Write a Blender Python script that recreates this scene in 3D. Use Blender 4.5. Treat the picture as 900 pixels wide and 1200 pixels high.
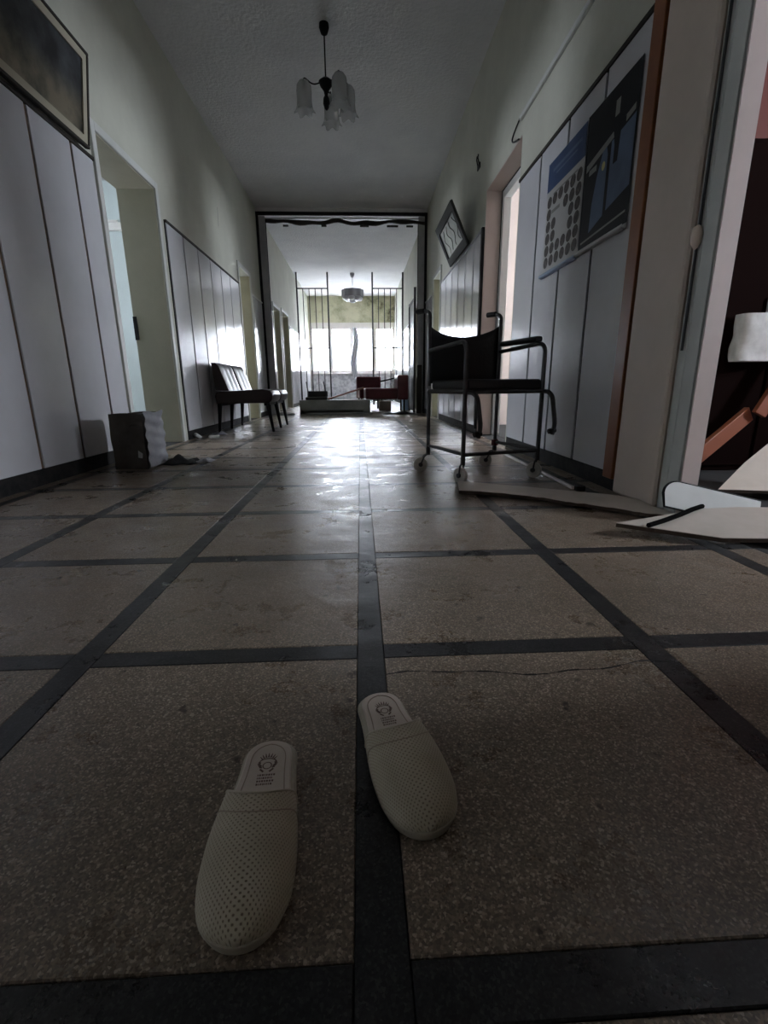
import bpy, bmesh, math, random
from mathutils import Vector, Matrix
random.seed(7)
for o in list(bpy.data.objects): bpy.data.objects.remove(o)
sc = bpy.context.scene
col = sc.collection

# ---------------------------------------------------------------- camera
cam = bpy.data.cameras.new('camera')
cam.sensor_fit = 'VERTICAL'; cam.sensor_height = 24.0
cam.lens = 553.14 / 1200 * 24.0
cam.clip_start = 0.02; cam.clip_end = 200
camo = bpy.data.objects.new('camera', cam); col.objects.link(camo)
_r = Vector((0.99880227, -0.04816679, -0.00860099)); _u = Vector((0.02068146, 0.25629472, 0.96637741)); _f = Vector((0.04434291, 0.96539783, -0.25698391))
camo.matrix_world = Matrix(((_r.x, _u.x, -_f.x, 0.0), (_r.y, _u.y, -_f.y, 0.0), (_r.z, _u.z, -_f.z, 0.5), (0, 0, 0, 1)))
sc.camera = camo

# ---------------------------------------------------------------- sky, window portals, exposure
w = bpy.data.worlds.new('overcast_sky'); sc.world = w; w.use_nodes = True
bg = w.node_tree.nodes['Background']
bg.inputs[0].default_value = (0.82, 0.89, 1.0, 1); bg.inputs[1].default_value = 60.0
def portal(name, loc, rot, sx, sy):
    l = bpy.data.lights.new(name, 'AREA'); l.shape = 'RECTANGLE'; l.size = sx; l.size_y = sy
    l.cycles.is_portal = True
    o = bpy.data.objects.new(name, l); col.objects.link(o); o.location = loc; o.rotation_euler = rot
H = math.pi / 2
portal('portal_end_window', (-0.21, 17.50, 1.77), (-H, 0, 0), 3.1, 1.7)
portal('portal_near_room', (4.35, 0.75, 1.6), (0, H, 0), 0.8, 0.8)
portal('portal_added_left_near_room', (-5.15, -0.7, 1.6), (0, -H, 0), 0.5, 0.5)
portal('portal_right_room', (4.35, 4.9, 1.65), (0, H, 0), 0.9, 0.8)
portal('portal_added_left_back_room', (-5.15, 8.88, 1.52), (0, -H, 0), 0.8, 0.85)
portal('portal_added_right_back_room', (4.35, 8.88, 1.52), (0, H, 0), 0.8, 0.85)
portal('portal_left_room', (-5.15, 4.5, 1.65), (0, -H, 0), 0.7, 0.7)
sc.view_settings.view_transform = 'Standard'; sc.view_settings.look = 'None'
sc.view_settings.gamma = 1.0; sc.view_settings.use_curve_mapping = False
sc.view_settings.exposure = 0.70
sc.cycles.use_denoising = True
sc.cycles.max_bounces = 14; sc.cycles.diffuse_bounces = 7; sc.cycles.glossy_bounces = 4; sc.cycles.transparent_max_bounces = 16
sc.cycles.caustics_reflective = True; sc.cycles.caustics_refractive = False; sc.cycles.blur_glossy = 1.0
sc.cycles.sample_clamp_indirect = 40.0

# ---------------------------------------------------------------- materials
MATS = {}
def mat(name, c, rough=0.6, metal=0.0, c2=None, scale=3.0, lo=0.35, hi=0.7, bump=0.0, bscale=40.0, rvar=0.0, coord='world', spec=0.5, detail=6.0):
    m = bpy.data.materials.new(name); m.use_nodes = True; nt = m.node_tree; N = nt.nodes; L = nt.links
    b = N['Principled BSDF']
    b.inputs['Base Color'].default_value = (*c, 1); b.inputs['Roughness'].default_value = rough
    b.inputs['Metallic'].default_value = metal; b.inputs['Specular IOR Level'].default_value = spec
    if coord == 'world': src = N.new('ShaderNodeNewGeometry').outputs['Position']
    else: src = N.new('ShaderNodeTexCoord').outputs['Object']
    if c2 is not None:
        n = N.new('ShaderNodeTexNoise'); n.inputs['Scale'].default_value = scale; n.inputs['Detail'].default_value = detail
        n.inputs['Roughness'].default_value = 0.65
        L.new(src, n.inputs['Vector'])
        r = N.new('ShaderNodeValToRGB'); r.color_ramp.elements[0].position = lo; r.color_ramp.elements[1].position = hi
        r.color_ramp.elements[0].color = (*c, 1); r.color_ramp.elements[1].color = (*c2, 1)
        L.new(n.outputs['Fac'], r.inputs['Fac']); L.new(r.outputs['Color'], b.inputs['Base Color'])
        if rvar:
            mr = N.new('ShaderNodeMapRange'); mr.inputs['From Min'].default_value = 0.3; mr.inputs['From Max'].default_value = 0.7
            mr.inputs['To Min'].default_value = max(0.02, rough - rvar); mr.inputs['To Max'].default_value = min(1, rough + rvar)
            L.new(n.outputs['Fac'], mr.inputs['Value']); L.new(mr.outputs['Result'], b.inputs['Roughness'])
    if bump:
        n2 = N.new('ShaderNodeTexNoise'); n2.inputs['Scale'].default_value = bscale; n2.inputs['Detail'].default_value = 5
        L.new(src, n2.inputs['Vector'])
        bp = N.new('ShaderNodeBump'); bp.inputs['Strength'].default_value = bump; bp.inputs['Distance'].default_value = 0.01
        L.new(n2.outputs['Fac'], bp.inputs['Height']); L.new(bp.outputs['Normal'], b.inputs['Normal'])
    MATS[name] = m
    return m

def terrazzo(name, a, bcol, ccol, rough, spec=0.5):
    m = bpy.data.materials.new(name); m.use_nodes = True; nt = m.node_tree; N = nt.nodes; L = nt.links
    b = N['Principled BSDF']; b.inputs['Specular IOR Level'].default_value = spec; src = N.new('ShaderNodeNewGeometry').outputs['Position']
    v = N.new('ShaderNodeTexVoronoi'); v.inputs['Scale'].default_value = 400; L.new(src, v.inputs['Vector'])
    r = N.new('ShaderNodeValToRGB'); r.color_ramp.interpolation = 'LINEAR'
    e = r.color_ramp.elements; e[0].position = 0.15; e[0].color = (*a, 1); e[1].position = 0.97; e[1].color = (*ccol, 1)
    k = e.new(0.55); k.color = (*bcol, 1); k = e.new(0.84); k.color = (*[x * 1.35 for x in bcol], 1)
    sep = N.new('ShaderNodeSeparateColor'); L.new(v.outputs['Color'], sep.inputs[0]); L.new(sep.outputs[0], r.inputs['Fac'])
    # large dirty blotches, worn patches
    n = N.new('ShaderNodeTexNoise'); n.inputs['Scale'].default_value = 1.7; n.inputs['Detail'].default_value = 8; n.inputs['Roughness'].default_value = 0.7; L.new(src, n.inputs['Vector'])
    r2 = N.new('ShaderNodeValToRGB'); r2.color_ramp.elements[0].position = 0.32; r2.color_ramp.elements[1].position = 0.66
    r2.color_ramp.elements[0].color = (0.62, 0.60, 0.57, 1); r2.color_ramp.elements[1].color = (1.12, 1.08, 1.04, 1)
    L.new(n.outputs['Fac'], r2.inputs['Fac'])
    mx = N.new('ShaderNodeMix'); mx.data_type = 'RGBA'; mx.blend_type = 'MULTIPLY'; mx.inputs[0].default_value = 1.0
    L.new(r.outputs['Color'], mx.inputs[6]); L.new(r2.outputs['Color'], mx.inputs[7])
    # dark specks of dirt
    n3 = N.new('ShaderNodeTexNoise'); n3.inputs['Scale'].default_value = 26; n3.inputs['Detail'].default_value = 3; L.new(src, n3.inputs['Vector'])
    r3 = N.new('ShaderNodeValToRGB'); r3.color_ramp.elements[0].position = 0.27; r3.color_ramp.elements[1].position = 0.33
    r3.color_ramp.elements[0].color = (0.25, 0.22, 0.2, 1); r3.color_ramp.elements[1].color = (1, 1, 1, 1)
    L.new(n3.outputs['Fac'], r3.inputs['Fac'])
    mx2 = N.new('ShaderNodeMix'); mx2.data_type = 'RGBA'; mx2.blend_type = 'MULTIPLY'; mx2.inputs[0].default_value = 1.0
    L.new(mx.outputs[2], mx2.inputs[6]); L.new(r3.outputs['Color'], mx2.inputs[7]); L.new(mx2.outputs[2], b.inputs['Base Color'])
    n4 = N.new('ShaderNodeTexNoise'); n4.inputs['Scale'].default_value = 4.5; n4.inputs['Detail'].default_value = 8; n4.inputs['Roughness'].default_value = 0.75; L.new(src, n4.inputs['Vector'])
    mr = N.new('ShaderNodeMapRange'); mr.inputs['From Min'].default_value = 0.3; mr.inputs['From Max'].default_value = 0.7
    mr.inputs['To Min'].default_value = rough - 0.13; mr.inputs['To Max'].default_value = rough + 0.2
    L.new(n4.outputs['Fac'], mr.inputs['Value']); L.new(mr.outputs['Result'], b.inputs['Roughness'])
    n5 = N.new('ShaderNodeTexNoise'); n5.inputs['Scale'].default_value = 9; n5.inputs['Detail'].default_value = 6; L.new(src, n5.inputs['Vector'])
    bp = N.new('ShaderNodeBump'); bp.inputs['Strength'].default_value = 0.2; bp.inputs['Distance'].default_value = 0.02
    L.new(n5.outputs['Fac'], bp.inputs['Height']); L.new(bp.outputs['Normal'], b.inputs['Normal'])
    return m

M_SLAB = terrazzo('terrazzo_brown', (0.13, 0.102, 0.076), (0.21, 0.166, 0.126), (0.48, 0.40, 0.32), 0.30, spec=0.5)
M_STRIP = terrazzo('terrazzo_dark', (0.012, 0.012, 0.013), (0.022, 0.022, 0.024), (0.05, 0.05, 0.05), 0.30, spec=0.4)
M_BED = mat('screed', (0.03, 0.03, 0.03), 0.9)
M_CRACK = mat('crack', (0.012, 0.010, 0.009), 0.95)
M_WALL = mat('wall_paint', (0.56, 0.56, 0.48), 0.75, c2=(0.47, 0.47, 0.40), scale=1.6, bump=0.25, bscale=22)
M_JAMB = mat('jamb_paint', (0.44, 0.41, 0.31), 0.6, c2=(0.37, 0.345, 0.26), scale=2.0, bump=0.12, bscale=18)
M_CEIL = mat('ceiling_plaster', (0.72, 0.72, 0.72), 0.85, c2=(0.60, 0.60, 0.61), scale=1.3, bump=0.8, bscale=28)
M_CASE = mat('casing_paint', (0.62, 0.63, 0.60), 0.45, c2=(0.54, 0.55, 0.52), scale=4)
M_PANEL = mat('laminate_white', (0.60, 0.60, 0.63), 0.13, c2=(0.54, 0.54, 0.56), scale=2.2, rvar=0.05, bump=0.015, bscale=3.0)
M_BROWNJ = mat('joint_brown', (0.16, 0.10, 0.06), 0.5)
M_BLACK = mat('black_paint', (0.008, 0.008, 0.009), 0.6, spec=0.2)
M_RUBBER = mat('black_rubber', (0.006, 0.006, 0.006), 0.95, spec=0.02)
M_JWHITE = mat('jamb_white_pinkish', (0.62, 0.53, 0.49), 0.45, c2=(0.55, 0.47, 0.43), scale=4)
M_PLINTH = mat('plinth_dark', (0.012, 0.012, 0.013), 0.8, c2=(0.035, 0.032, 0.03), scale=14, spec=0.2)
M_ORANGE = mat('varnished_trim', (0.26, 0.085, 0.025), 0.4, c2=(0.20, 0.06, 0.02), scale=9)
M_PINKW = mat('salmon_wall', (0.58, 0.49, 0.445), 0.7, c2=(0.52, 0.44, 0.40), scale=2)
M_PILAS = mat('pilaster_paint', (0.74, 0.62, 0.54), 0.65, c2=(0.64, 0.55, 0.47), scale=2.0, bump=0.1, bscale=20)
M_WHITE = mat('white_paint', (0.75, 0.72, 0.70), 0.4, c2=(0.68, 0.65, 0.62), scale=5)
M_RED = mat('dark_red_wall', (0.17, 0.042, 0.03), 0.6, c2=(0.13, 0.033, 0.025), scale=3)
M_BLUEW = mat('pale_blue_wall', (0.56, 0.62, 0.62), 0.6, c2=(0.50, 0.55, 0.55), scale=2)
M_ALU = mat('grey_aluminium', (0.44, 0.44, 0.46), 0.45, c2=(0.36, 0.36, 0.38), scale=6)
M_STEEL = mat('chair_tube_steel', (0.10, 0.10, 0.105), 0.35, metal=0.7, c2=(0.06, 0.06, 0.06), scale=20, coord='obj')
M_DSTEEL = mat('dark_bar_steel', (0.05, 0.05, 0.055), 0.5, metal=0.3)
M_VINYL = mat('black_vinyl', (0.008, 0.008, 0.009), 0.45, bump=0.15, bscale=60, coord='obj')
M_BVINYL = mat('brown_vinyl', (0.020, 0.008, 0.008), 0.36, spec=0.35, bump=0.04, bscale=50, coord='obj')
M_RVINYL = mat('red_vinyl', (0.13, 0.012, 0.022), 0.4, c2=(0.085, 0.009, 0.015), scale=6, coord='obj')
M_RUBW = mat('white_rubber', (0.70, 0.68, 0.62), 0.5, c2=(0.55, 0.53, 0.48), scale=30, coord='obj')
M_BOARD = mat('cream_board', (0.62, 0.56, 0.49), 0.42, c2=(0.54, 0.48, 0.41), scale=5, rvar=0.1)
M_EDGE = mat('board_core', (0.08, 0.055, 0.04), 0.9, bump=0.5, bscale=90)
M_CARD = mat('cardboard_dirty', (0.075, 0.066, 0.055), 0.75, c2=(0.13, 0.115, 0.10), scale=8, bump=0.5, bscale=12, coord='obj')
M_PLAST = mat('shiny_film', (0.42, 0.42, 0.45), 0.18, c2=(0.30, 0.30, 0.33), scale=9, bump=0.2, bscale=20, coord='obj')
M_CLOTH = mat('black_cloth', (0.012, 0.012, 0.013), 0.85, coord='obj', bump=0.3, bscale=80)
M_PAPER = mat('white_paper', (0.65, 0.64, 0.62), 0.7, coord='obj', c2=(0.5, 0.49, 0.47), scale=20)
M_MAT = mat('picture_mat', (0.42, 0.38, 0.29), 0.5)
M_FRAME = mat('dark_wood_frame', (0.03, 0.025, 0.02), 0.7, spec=0.25)
M_GFRAME = mat('grey_wood_frame', (0.075, 0.078, 0.075), 0.8, spec=0.2)
M_WOOD = mat('red_brown_plank', (0.28, 0.10, 0.07), 0.5, c2=(0.2, 0.07, 0.05), scale=12)
M_GREYB = mat('grey_board', (0.27, 0.27, 0.265), 0.6, c2=(0.19, 0.19, 0.185), scale=6)
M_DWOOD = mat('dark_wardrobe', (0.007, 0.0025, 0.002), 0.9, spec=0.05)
M_ORBAR = mat('orange_board', (0.28, 0.085, 0.04), 0.5)
M_FAB = mat('curtain_lace', (0.55, 0.56, 0.60), 0.9, bump=0.4, bscale=50)
M_LAMPG = mat('lamp_drum', (0.38, 0.38, 0.41), 0.4)

def mat_glass(name, tint, alpha, rough):
    m = bpy.data.materials.new(name); m.use_nodes = True; N = m.node_tree.nodes; L = m.node_tree.links
    b = N['Principled BSDF']; b.inputs['Base Color'].default_value = (*tint, 1); b.inputs['Roughness'].default_value = rough
    b.inputs['Alpha'].default_value = alpha
    return m
M_PANE = mat_glass('dimming_pane', (0.60, 0.61, 0.62), 0.50, 0.35)  # half opaque to dim the daylight of the end window
M_TULIP = mat_glass('tulip_glass', (0.55, 0.56, 0.56), 0.5, 0.08)
M_OPAL = mat_glass('opal_glass', (0.85, 0.85, 0.88), 0.9, 0.25)

def mat_end_wall():
    m = bpy.data.materials.new('end_wall_mouldy'); m.use_nodes = True; N = m.node_tree.nodes; L = m.node_tree.links
    b = N['Principled BSDF']; b.inputs['Roughness'].default_value = 0.85
    g = N.new('ShaderNodeNewGeometry'); s = N.new('ShaderNodeSeparateXYZ'); L.new(g.outputs['Position'], s.inputs[0])
    n = N.new('ShaderNodeTexNoise'); n.inputs['Scale'].default_value = 2.2; n.inputs['Detail'].default_value = 9; n.inputs['Roughness'].default_value = 0.72; L.new(g.outputs['Position'], n.inputs['Vector'])
    ad = N.new('ShaderNodeMath'); ad.operation = 'MULTIPLY_ADD'; L.new(s.outputs['X'], ad.inputs[0]); ad.inputs[1].default_value = 0.11; L.new(n.outputs['Fac'], ad.inputs[2])
    r = N.new('ShaderNodeValToRGB'); e = r.color_ramp.elements
    e[0].position = 0.40; e[0].color = (0.62, 0.60, 0.44, 1); e[1].position = 0.72; e[1].color = (0.10, 0.095, 0.06, 1)
    k = e.new(0.58); k.color = (0.42, 0.41, 0.27, 1)
    L.new(ad.outputs[0], r.inputs['Fac'])
    v = N.new('ShaderNodeTexVoronoi'); v.inputs['Scale'].default_value = 9; L.new(g.outputs['Position'], v.inputs['Vector'])
    n2 = N.new('ShaderNodeTexNoise'); n2.inputs['Scale'].default_value = 11; n2.inputs['Detail'].default_value = 6; L.new(g.outputs['Position'], n2.inputs['Vector'])
    r2 = N.new('ShaderNodeValToRGB'); e = r2.color_ramp.elements
    e[0].position = 0.36; e[0].color = (0.44, 0.44, 0.47, 1); e[1].position = 0.6; e[1].color = (0.72, 0.72, 0.74, 1)
    L.new(n2.outputs['Fac'], r2.inputs['Fac'])
    cm = N.new('ShaderNodeMath'); cm.operation = 'GREATER_THAN'; L.new(s.outputs['Z'], cm.inputs[0]); cm.inputs[1].default_value = 1.6
    mx = N.new('ShaderNodeMix'); mx.data_type = 'RGBA'; L.new(cm.outputs[0], mx.inputs[0]); L.new(r2.outputs['Color'], mx.inputs[6]); L.new(r.outputs['Color'], mx.inputs[7])
    L.new(mx.outputs[2], b.inputs['Base Color'])
    return m
M_END = mat_end_wall()

def mat_slipper():
    # woven cream upper with rows of small punched holes
    m = bpy.data.materials.new('perforated_cream_leather'); m.use_nodes = True; N = m.node_tree.nodes; L = m.node_tree.links
    b = N['Principled BSDF']; b.inputs['Roughness'].default_value = 0.6
    uv = N.new('ShaderNodeUVMap')
    mp = N.new('ShaderNodeMapping'); mp.inputs['Rotation'].default_value = (0, 0, math.radians(45)); mp.inputs['Scale'].default_value = (1, 1, 1)
    L.new(uv.outputs[0], mp.inputs[0])
    s = N.new('ShaderNodeSeparateXYZ'); L.new(mp.outputs[0], s.inputs[0])
    def wave(sock):
        a = N.new('ShaderNodeMath'); a.operation = 'MULTIPLY'; a.inputs[1].default_value = 2 * math.pi / 0.0042; L.new(sock, a.inputs[0])
        c = N.new('ShaderNodeMath'); c.operation = 'COSINE'; L.new(a.outputs[0], c.inputs[0]); return c.outputs[0]
    ad = N.new('ShaderNodeMath'); ad.operation = 'ADD'; L.new(wave(s.outputs[0]), ad.inputs[0]); L.new(wave(s.outputs[1]), ad.inputs[1])
    mr = N.new('ShaderNodeMapRange'); mr.inputs['From Min'].default_value = 0.6; mr.inputs['From Max'].default_value = 1.7; L.new(ad.outputs[0], mr.inputs['Value'])
    n = N.new('ShaderNodeTexNoise'); n.inputs['Scale'].default_value = 22; n.inputs['Detail'].default_value = 5
    t = N.new('ShaderNodeTexCoord'); L.new(t.outputs['Object'], n.inputs['Vector'])
    r = N.new('ShaderNodeValToRGB'); r.color_ramp.elements[0].position = 0.35; r.color_ramp.elements[1].position = 0.7
    r.color_ramp.elements[0].color = (0.50, 0.44, 0.335, 1); r.color_ramp.elements[1].color = (0.41, 0.35, 0.25, 1); L.new(n.outputs['Fac'], r.inputs['Fac'])
    mx = N.new('ShaderNodeMix'); mx.data_type = 'RGBA'; mx.inputs[7].default_value = (0.21, 0.165, 0.115, 1)
    L.new(mr.outputs['Result'], mx.inputs[0]); L.new(r.outputs['Color'], mx.inputs[6]); L.new(mx.outputs[2], b.inputs['Base Color'])
    bp = N.new('ShaderNodeBump'); bp.inputs['Strength'].default_value = 0.5; bp.inputs['Distance'].default_value = 0.0015; bp.invert = True
    L.new(mr.outputs['Result'], bp.inputs['Height']); L.new(bp.outputs['Normal'], b.inputs['Normal'])
    return m
M_UPPER = mat_slipper()
M_HEM = mat('cream_leather_hem', (0.50, 0.44, 0.34), 0.6, coord='obj')
M_SOLE = mat('slipper_sole', (0.44, 0.39, 0.31), 0.6, c2=(0.36, 0.31, 0.24), scale=30, coord='obj')
M_INSOLE = mat('slipper_insole', (0.58, 0.50, 0.43), 0.55, c2=(0.50, 0.42, 0.35), scale=18, coord='obj')
M_PRINT = mat('insole_print', (0.10, 0.055, 0.04), 0.7)
M_RIM = mat('insole_stitch', (0.30, 0.23, 0.18), 0.7)

# ---------------------------------------------------------------- mesh helpers
class MB:
    def __init__(s): s.v = []; s.f = []
    def add(s, vs, fs):
        o = len(s.v); s.v += [tuple(x) for x in vs]; s.f += [tuple(i + o for i in f) for f in fs]; return s
    def box(s, x0, x1, y0, y1, z0, z1):
        return s.add([(x0, y0, z0), (x1, y0, z0), (x1, y1, z0), (x0, y1, z0), (x0, y0, z1), (x1, y0, z1), (x1, y1, z1), (x0, y1, z1)],
                     [(0, 3, 2, 1), (4, 5, 6, 7), (0, 1, 5, 4), (1, 2, 6, 5), (2, 3, 7, 6), (3, 0, 4, 7)])
    def tube(s, pts, r, n=8, closed=False):
        pts = [Vector(p) for p in pts]; rs = r if isinstance(r, (list, tuple)) else [r] * len(pts)
        rings = []; ref = None; m = len(pts)
        for i, p in enumerate(pts):
            if closed: d = (pts[(i + 1) % m] - pts[i - 1])
            else: d = (pts[min(i + 1, m - 1)] - pts[max(i - 1, 0)])
            d.normalize()
            if ref is None: ref = d.orthogonal().normalized()
            else:
                ref = ref - d * ref.dot(d)
                if ref.length < 1e-6: ref = d.orthogonal()
                ref.normalize()
            b = d.cross(ref)
            rings.append([p + (ref * math.cos(2 * math.pi * k / n) + b * math.sin(2 * math.pi * k / n)) * rs[i] for k in range(n)])
        vs = [q for rg in rings for q in rg]; fs = []
        last = m if closed else m - 1
        for i in range(last):
            j = (i + 1) % m
            for k in range(n): fs.append((i * n + k, i * n + (k + 1) % n, j * n + (k + 1) % n, j * n + k))
        if not closed:
            fs.append(tuple(reversed(range(n)))); fs.append(tuple((m - 1) * n + k for k in range(n)))
        return s.add(vs, fs)
    def lathe(s, prof, n=24, c=(0, 0, 0), ruffle=None, cap=False):
        vs = []; m = len(prof)
        for i, (r, z) in enumerate(prof):
            for k in range(n):
                a = 2 * math.pi * k / n; rr = r; zz = z
                if ruffle: rr, zz = ruffle(i, a, r, z)
                vs.append((c[0] + rr * math.cos(a), c[1] + rr * math.sin(a), c[2] + zz))
        fs = [(i * n + k, i * n + (k + 1) % n, (i + 1) * n + (k + 1) % n, (i + 1) * n + k) for i in range(m - 1) for k in range(n)]
        if cap: fs.append(tuple(reversed(range(n)))); fs.append(tuple((m - 1) * n + k for k in range(n)))
        return s.add(vs, fs)
    def prism(s, poly, z0, z1, M=None):
        n = len(poly); vs = [(x, y, z0) for x, y in poly] + [(x, y, z1) for x, y in poly]
        if M is not None: vs = [M @ Vector(v) for v in vs]
        return s.add(vs, [tuple(reversed(range(n))), tuple(range(n, 2 * n))] + [(i, (i + 1) % n, n + (i + 1) % n, n + i) for i in range(n)])
    def grid(s, fn, nu, nv):
        vs = [fn(i / nu, j / nv) for i in range(nu + 1) for j in range(nv + 1)]
        return s.add(vs, [(i * (nv + 1) + j, (i + 1) * (nv + 1) + j, (i + 1) * (nv + 1) + j + 1, i * (nv + 1) + j + 1) for i in range(nu) for j in range(nv)])
    def mesh(s, name, m=None, smooth=None):
        me = bpy.data.meshes.new(name); me.from_pydata(s.v, [], s.f)
        bm = bmesh.new(); bm.from_mesh(me); bmesh.ops.recalc_face_normals(bm, faces=bm.faces); bm.to_mesh(me); bm.free()
        if m: me.materials.append(m)
        if smooth is not None:
            me.polygons.foreach_set('use_smooth', [True] * len(me.polygons)); me.set_sharp_from_angle(angle=math.radians(smooth))
        me.update(); return me
    def build(s, name, m, parent=None, smooth=None, bevel=0, seg=2):
        return link(name, s.mesh(name, m, smooth), parent, bevel, seg)
def link(name, me, parent=None, bevel=0, seg=2):
    o = bpy.data.objects.new(name, me); col.objects.link(o)
    if parent: o.parent = parent
    if bevel:
        b = o.modifiers.new('bevel', 'BEVEL'); b.width = bevel; b.segments = seg; b.limit_method = 'ANGLE'
    return o
def rpath(pts, r, seg=5):
    pts = [Vector(p) for p in pts]; out = [pts[0]]
    for i in range(1, len(pts) - 1):
        a, b, c = pts[i - 1], pts[i], pts[i + 1]
        rr = min(r, (a - b).length * .49, (c - b).length * .49)
        p0 = b + (a - b).normalized() * rr; p1 = b + (c - b).normalized() * rr
        for k in range(seg + 1):
            t = k / seg; out.append(p0 * (1 - t) ** 2 + b * 2 * t * (1 - t) + p1 * t * t)
    return out + [pts[-1]]
def tag(o, label, cat, group=None, kind=None):
    o['label'] = label; o['category'] = cat
    if group: o['group'] = group
    if kind: o['kind'] = kind
    return o
def thing(name, label, cat, loc=(0, 0, 0), rz=0.0, group=None):
    o = bpy.data.objects.new(name, None); col.objects.link(o); o.location = loc; o.rotation_euler = (0, 0, rz); o.empty_display_size = 0.1
    return tag(o, label, cat, group)
def struct(name, mb, m, label=None, cat=None, parent=None, smooth=None, bevel=0):
    o = mb.build(name, m, parent, smooth, bevel); o['kind'] = 'structure'
    if label: o['label'] = label
    if cat: o['category'] = cat
    return o

XL, XR, ZC, YB, YE = -1.73, 1.221, 3.46, -2.5, 17.32
TL, TR = 0.31, 0.19          # wall thicknesses

# ---------------------------------------------------------------- floor with terrazzo slabs
floor = struct('floor', MB().box(XL - 0.35, XR + 0.35, YB, YE + 0.2, -0.12, -0.006), M_BED, 'brown terrazzo corridor floor divided into squares by dark strips', 'floor')
sx, sy, hw = 0.5488, 0.5415, 0.025
XK = [0.009 + k * sx for k in range(-3, 3)]
YM = [0.2825 + m * sy for m in range(-5, 32)]
xe = [XL] + XK + [XR]
cols = []
for i in range(len(xe) - 1):
    a = xe[i] + (hw if i > 0 else 0); b = xe[i + 1] - (hw if i < len(xe) - 2 else 0)
    cols.append((a, b))
G = 0.0006
def slab_mesh(wd, dp, m, nm):
    c = 0.0015; a, b = wd / 2 - G, dp / 2 - G
    vs = [(-a, -b, -0.02), (a, -b, -0.02), (a, b, -0.02), (-a, b, -0.02), (-a, -b, -c), (a, -b, -c), (a, b, -c), (-a, b, -c), (-a + c, -b + c, 0), (a - c, -b + c, 0), (a - c, b - c, 0), (-a + c, b - c, 0)]
    fs = [(0, 1, 5, 4), (1, 2, 6, 5), (2, 3, 7, 6), (3, 0, 4, 7), (4, 5, 9, 8), (5, 6, 10, 9), (6, 7, 11, 10), (7, 4, 8, 11), (8, 9, 10, 11)]
    return MB().add(vs, fs).mesh(nm, m)
smesh = {}; tmesh = {}
far_s = MB(); far_t = MB()
dp = sy - 2 * hw
for j, ym in enumerate(YM[:-1]):
    for a, b in cols:
        wd = round(b - a, 4); cx = (a + b) / 2; cy = ym + sy / 2
        if wd < 0.02: continue
        if cy < 9.3:
            if wd not in smesh: smesh[wd] = slab_mesh(wd, dp, M_SLAB, 'terrazzo_slab'); tmesh[wd] = slab_mesh(wd, 2 * hw, M_STRIP, 'cross_strip')
            o = link('terrazzo_slab', smesh[wd], floor); o.location = (cx, cy, random.uniform(-0.0006, 0))
            o = link('cross_strip', tmesh[wd], floor); o.location = (cx, ym, -0.0004)
        elif cy < YE - 0.2:
            far_s.box(a + G, b - G, ym + hw + G, ym + sy - hw - G, -0.02, 0); far_t.box(a + G, b - G, ym - hw + G, ym + hw - G, -0.02, -0.0004)
o = far_s.build('distant_slabs', M_SLAB, floor); o['kind'] = 'stuff'
o = far_t.build('distant_strips', M_STRIP, floor); o['kind'] = 'stuff'
for x in XK:
    MB().box(x - hw + G, x + hw - G, YM[0] - hw, YE - 0.05, -0.02, -0.0005).build('long_strip', M_STRIP, floor)
# the crack across the slab right of the centre strip
pts = []
for i in range(27):
    t = i / 26; x = 0.036 + t * 0.535; y = 0.735 + 0.012 * t + 0.012 * math.sin(t * 7.0 + 0.8) + 0.004 * math.sin(t * 23) + random.uniform(-.0015, .0015)
    pts.append((x, y))
cm = MB()
for i in range(26):
    (x0, y0), (x1, y1) = pts[i], pts[i + 1]; q = 0.0016 + 0.0008 * math.sin(i * 1.7)
    cm.add([(x0, y0 - q, .0003), (x1, y1 - q, .0003), (x1, y1 + q, .0003), (x0, y0 + q, .0003)], [(0, 1, 2, 3)])
cm.build('crack', M_CRACK, floor)

# ---------------------------------------------------------------- walls with openings
def wall(x0, x1, y0, y1, z1, ops):
    mb = MB(); y = y0
    for ya, yb, zt in ops:
        if ya > y: mb.box(x0, x1, y, ya, 0, z1)
        mb.box(x0, x1, ya, yb, zt, z1); y = yb
    if y1 > y: mb.box(x0, x1, y, y1, 0, z1)
    return mb
LD = [(-0.35, 0.65, 2.15), (3.74, 4.69, 2.15), (7.57, 8.28, 2.2), (10.32, 11.10, 2.1), (11.42, 12.35, 2.15)]
RD1 = [(0.72, 1.705, 2.15)]
RD2 = [(3.985, 5.0, 2.27), (7.57, 8.24, 2.15), (10.25, 11.1, 2.15)]
wl = struct('wall_left', wall(XL - TL, XL, YB, YE + 0.2, ZC, LD), M_WALL, 'long left corridor wall, greenish grey paint above pale wainscot panels', 'wall')
wr = struct('wall_right', wall(XR, XR + TR, 2.12, YE + 0.2, ZC, RD2), M_WALL, 'long right corridor wall, greenish grey paint above pale wainscot panels', 'wall')
wn = struct('wall_right_near', wall(XR, XR + 0.05, YB, 2.12, ZC, RD1), M_PILAS, 'plain painted wall stretch around the near right doorway', 'wall')
struct('wall_back', MB().box(XL, XR, YB - 0.2, YB, 0, ZC), M_WALL, 'wall closing the corridor behind the camera', 'wall')
struct('ceiling', MB().box(XL - TL, XR + TR, YB - 0.2, YE + 0.2, ZC, ZC + 0.15), M_CEIL, 'blotchy grey plaster corridor ceiling', 'ceiling')
we = MB().box(XL, XR, YE, YE + 0.2, 0, 0.96); we.box(XL, XR, YE, YE + 0.2, 2.62, ZC)
we.box(XL, XL + .03, YE, YE + .2, .96, 2.62); we.box(XR - .0, XR + .03, YE, YE + .2, .96, 2.62)
struct('wall_end', we, M_END, 'mouldy end wall around the far window, peeling below the sill', 'wall')
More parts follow.
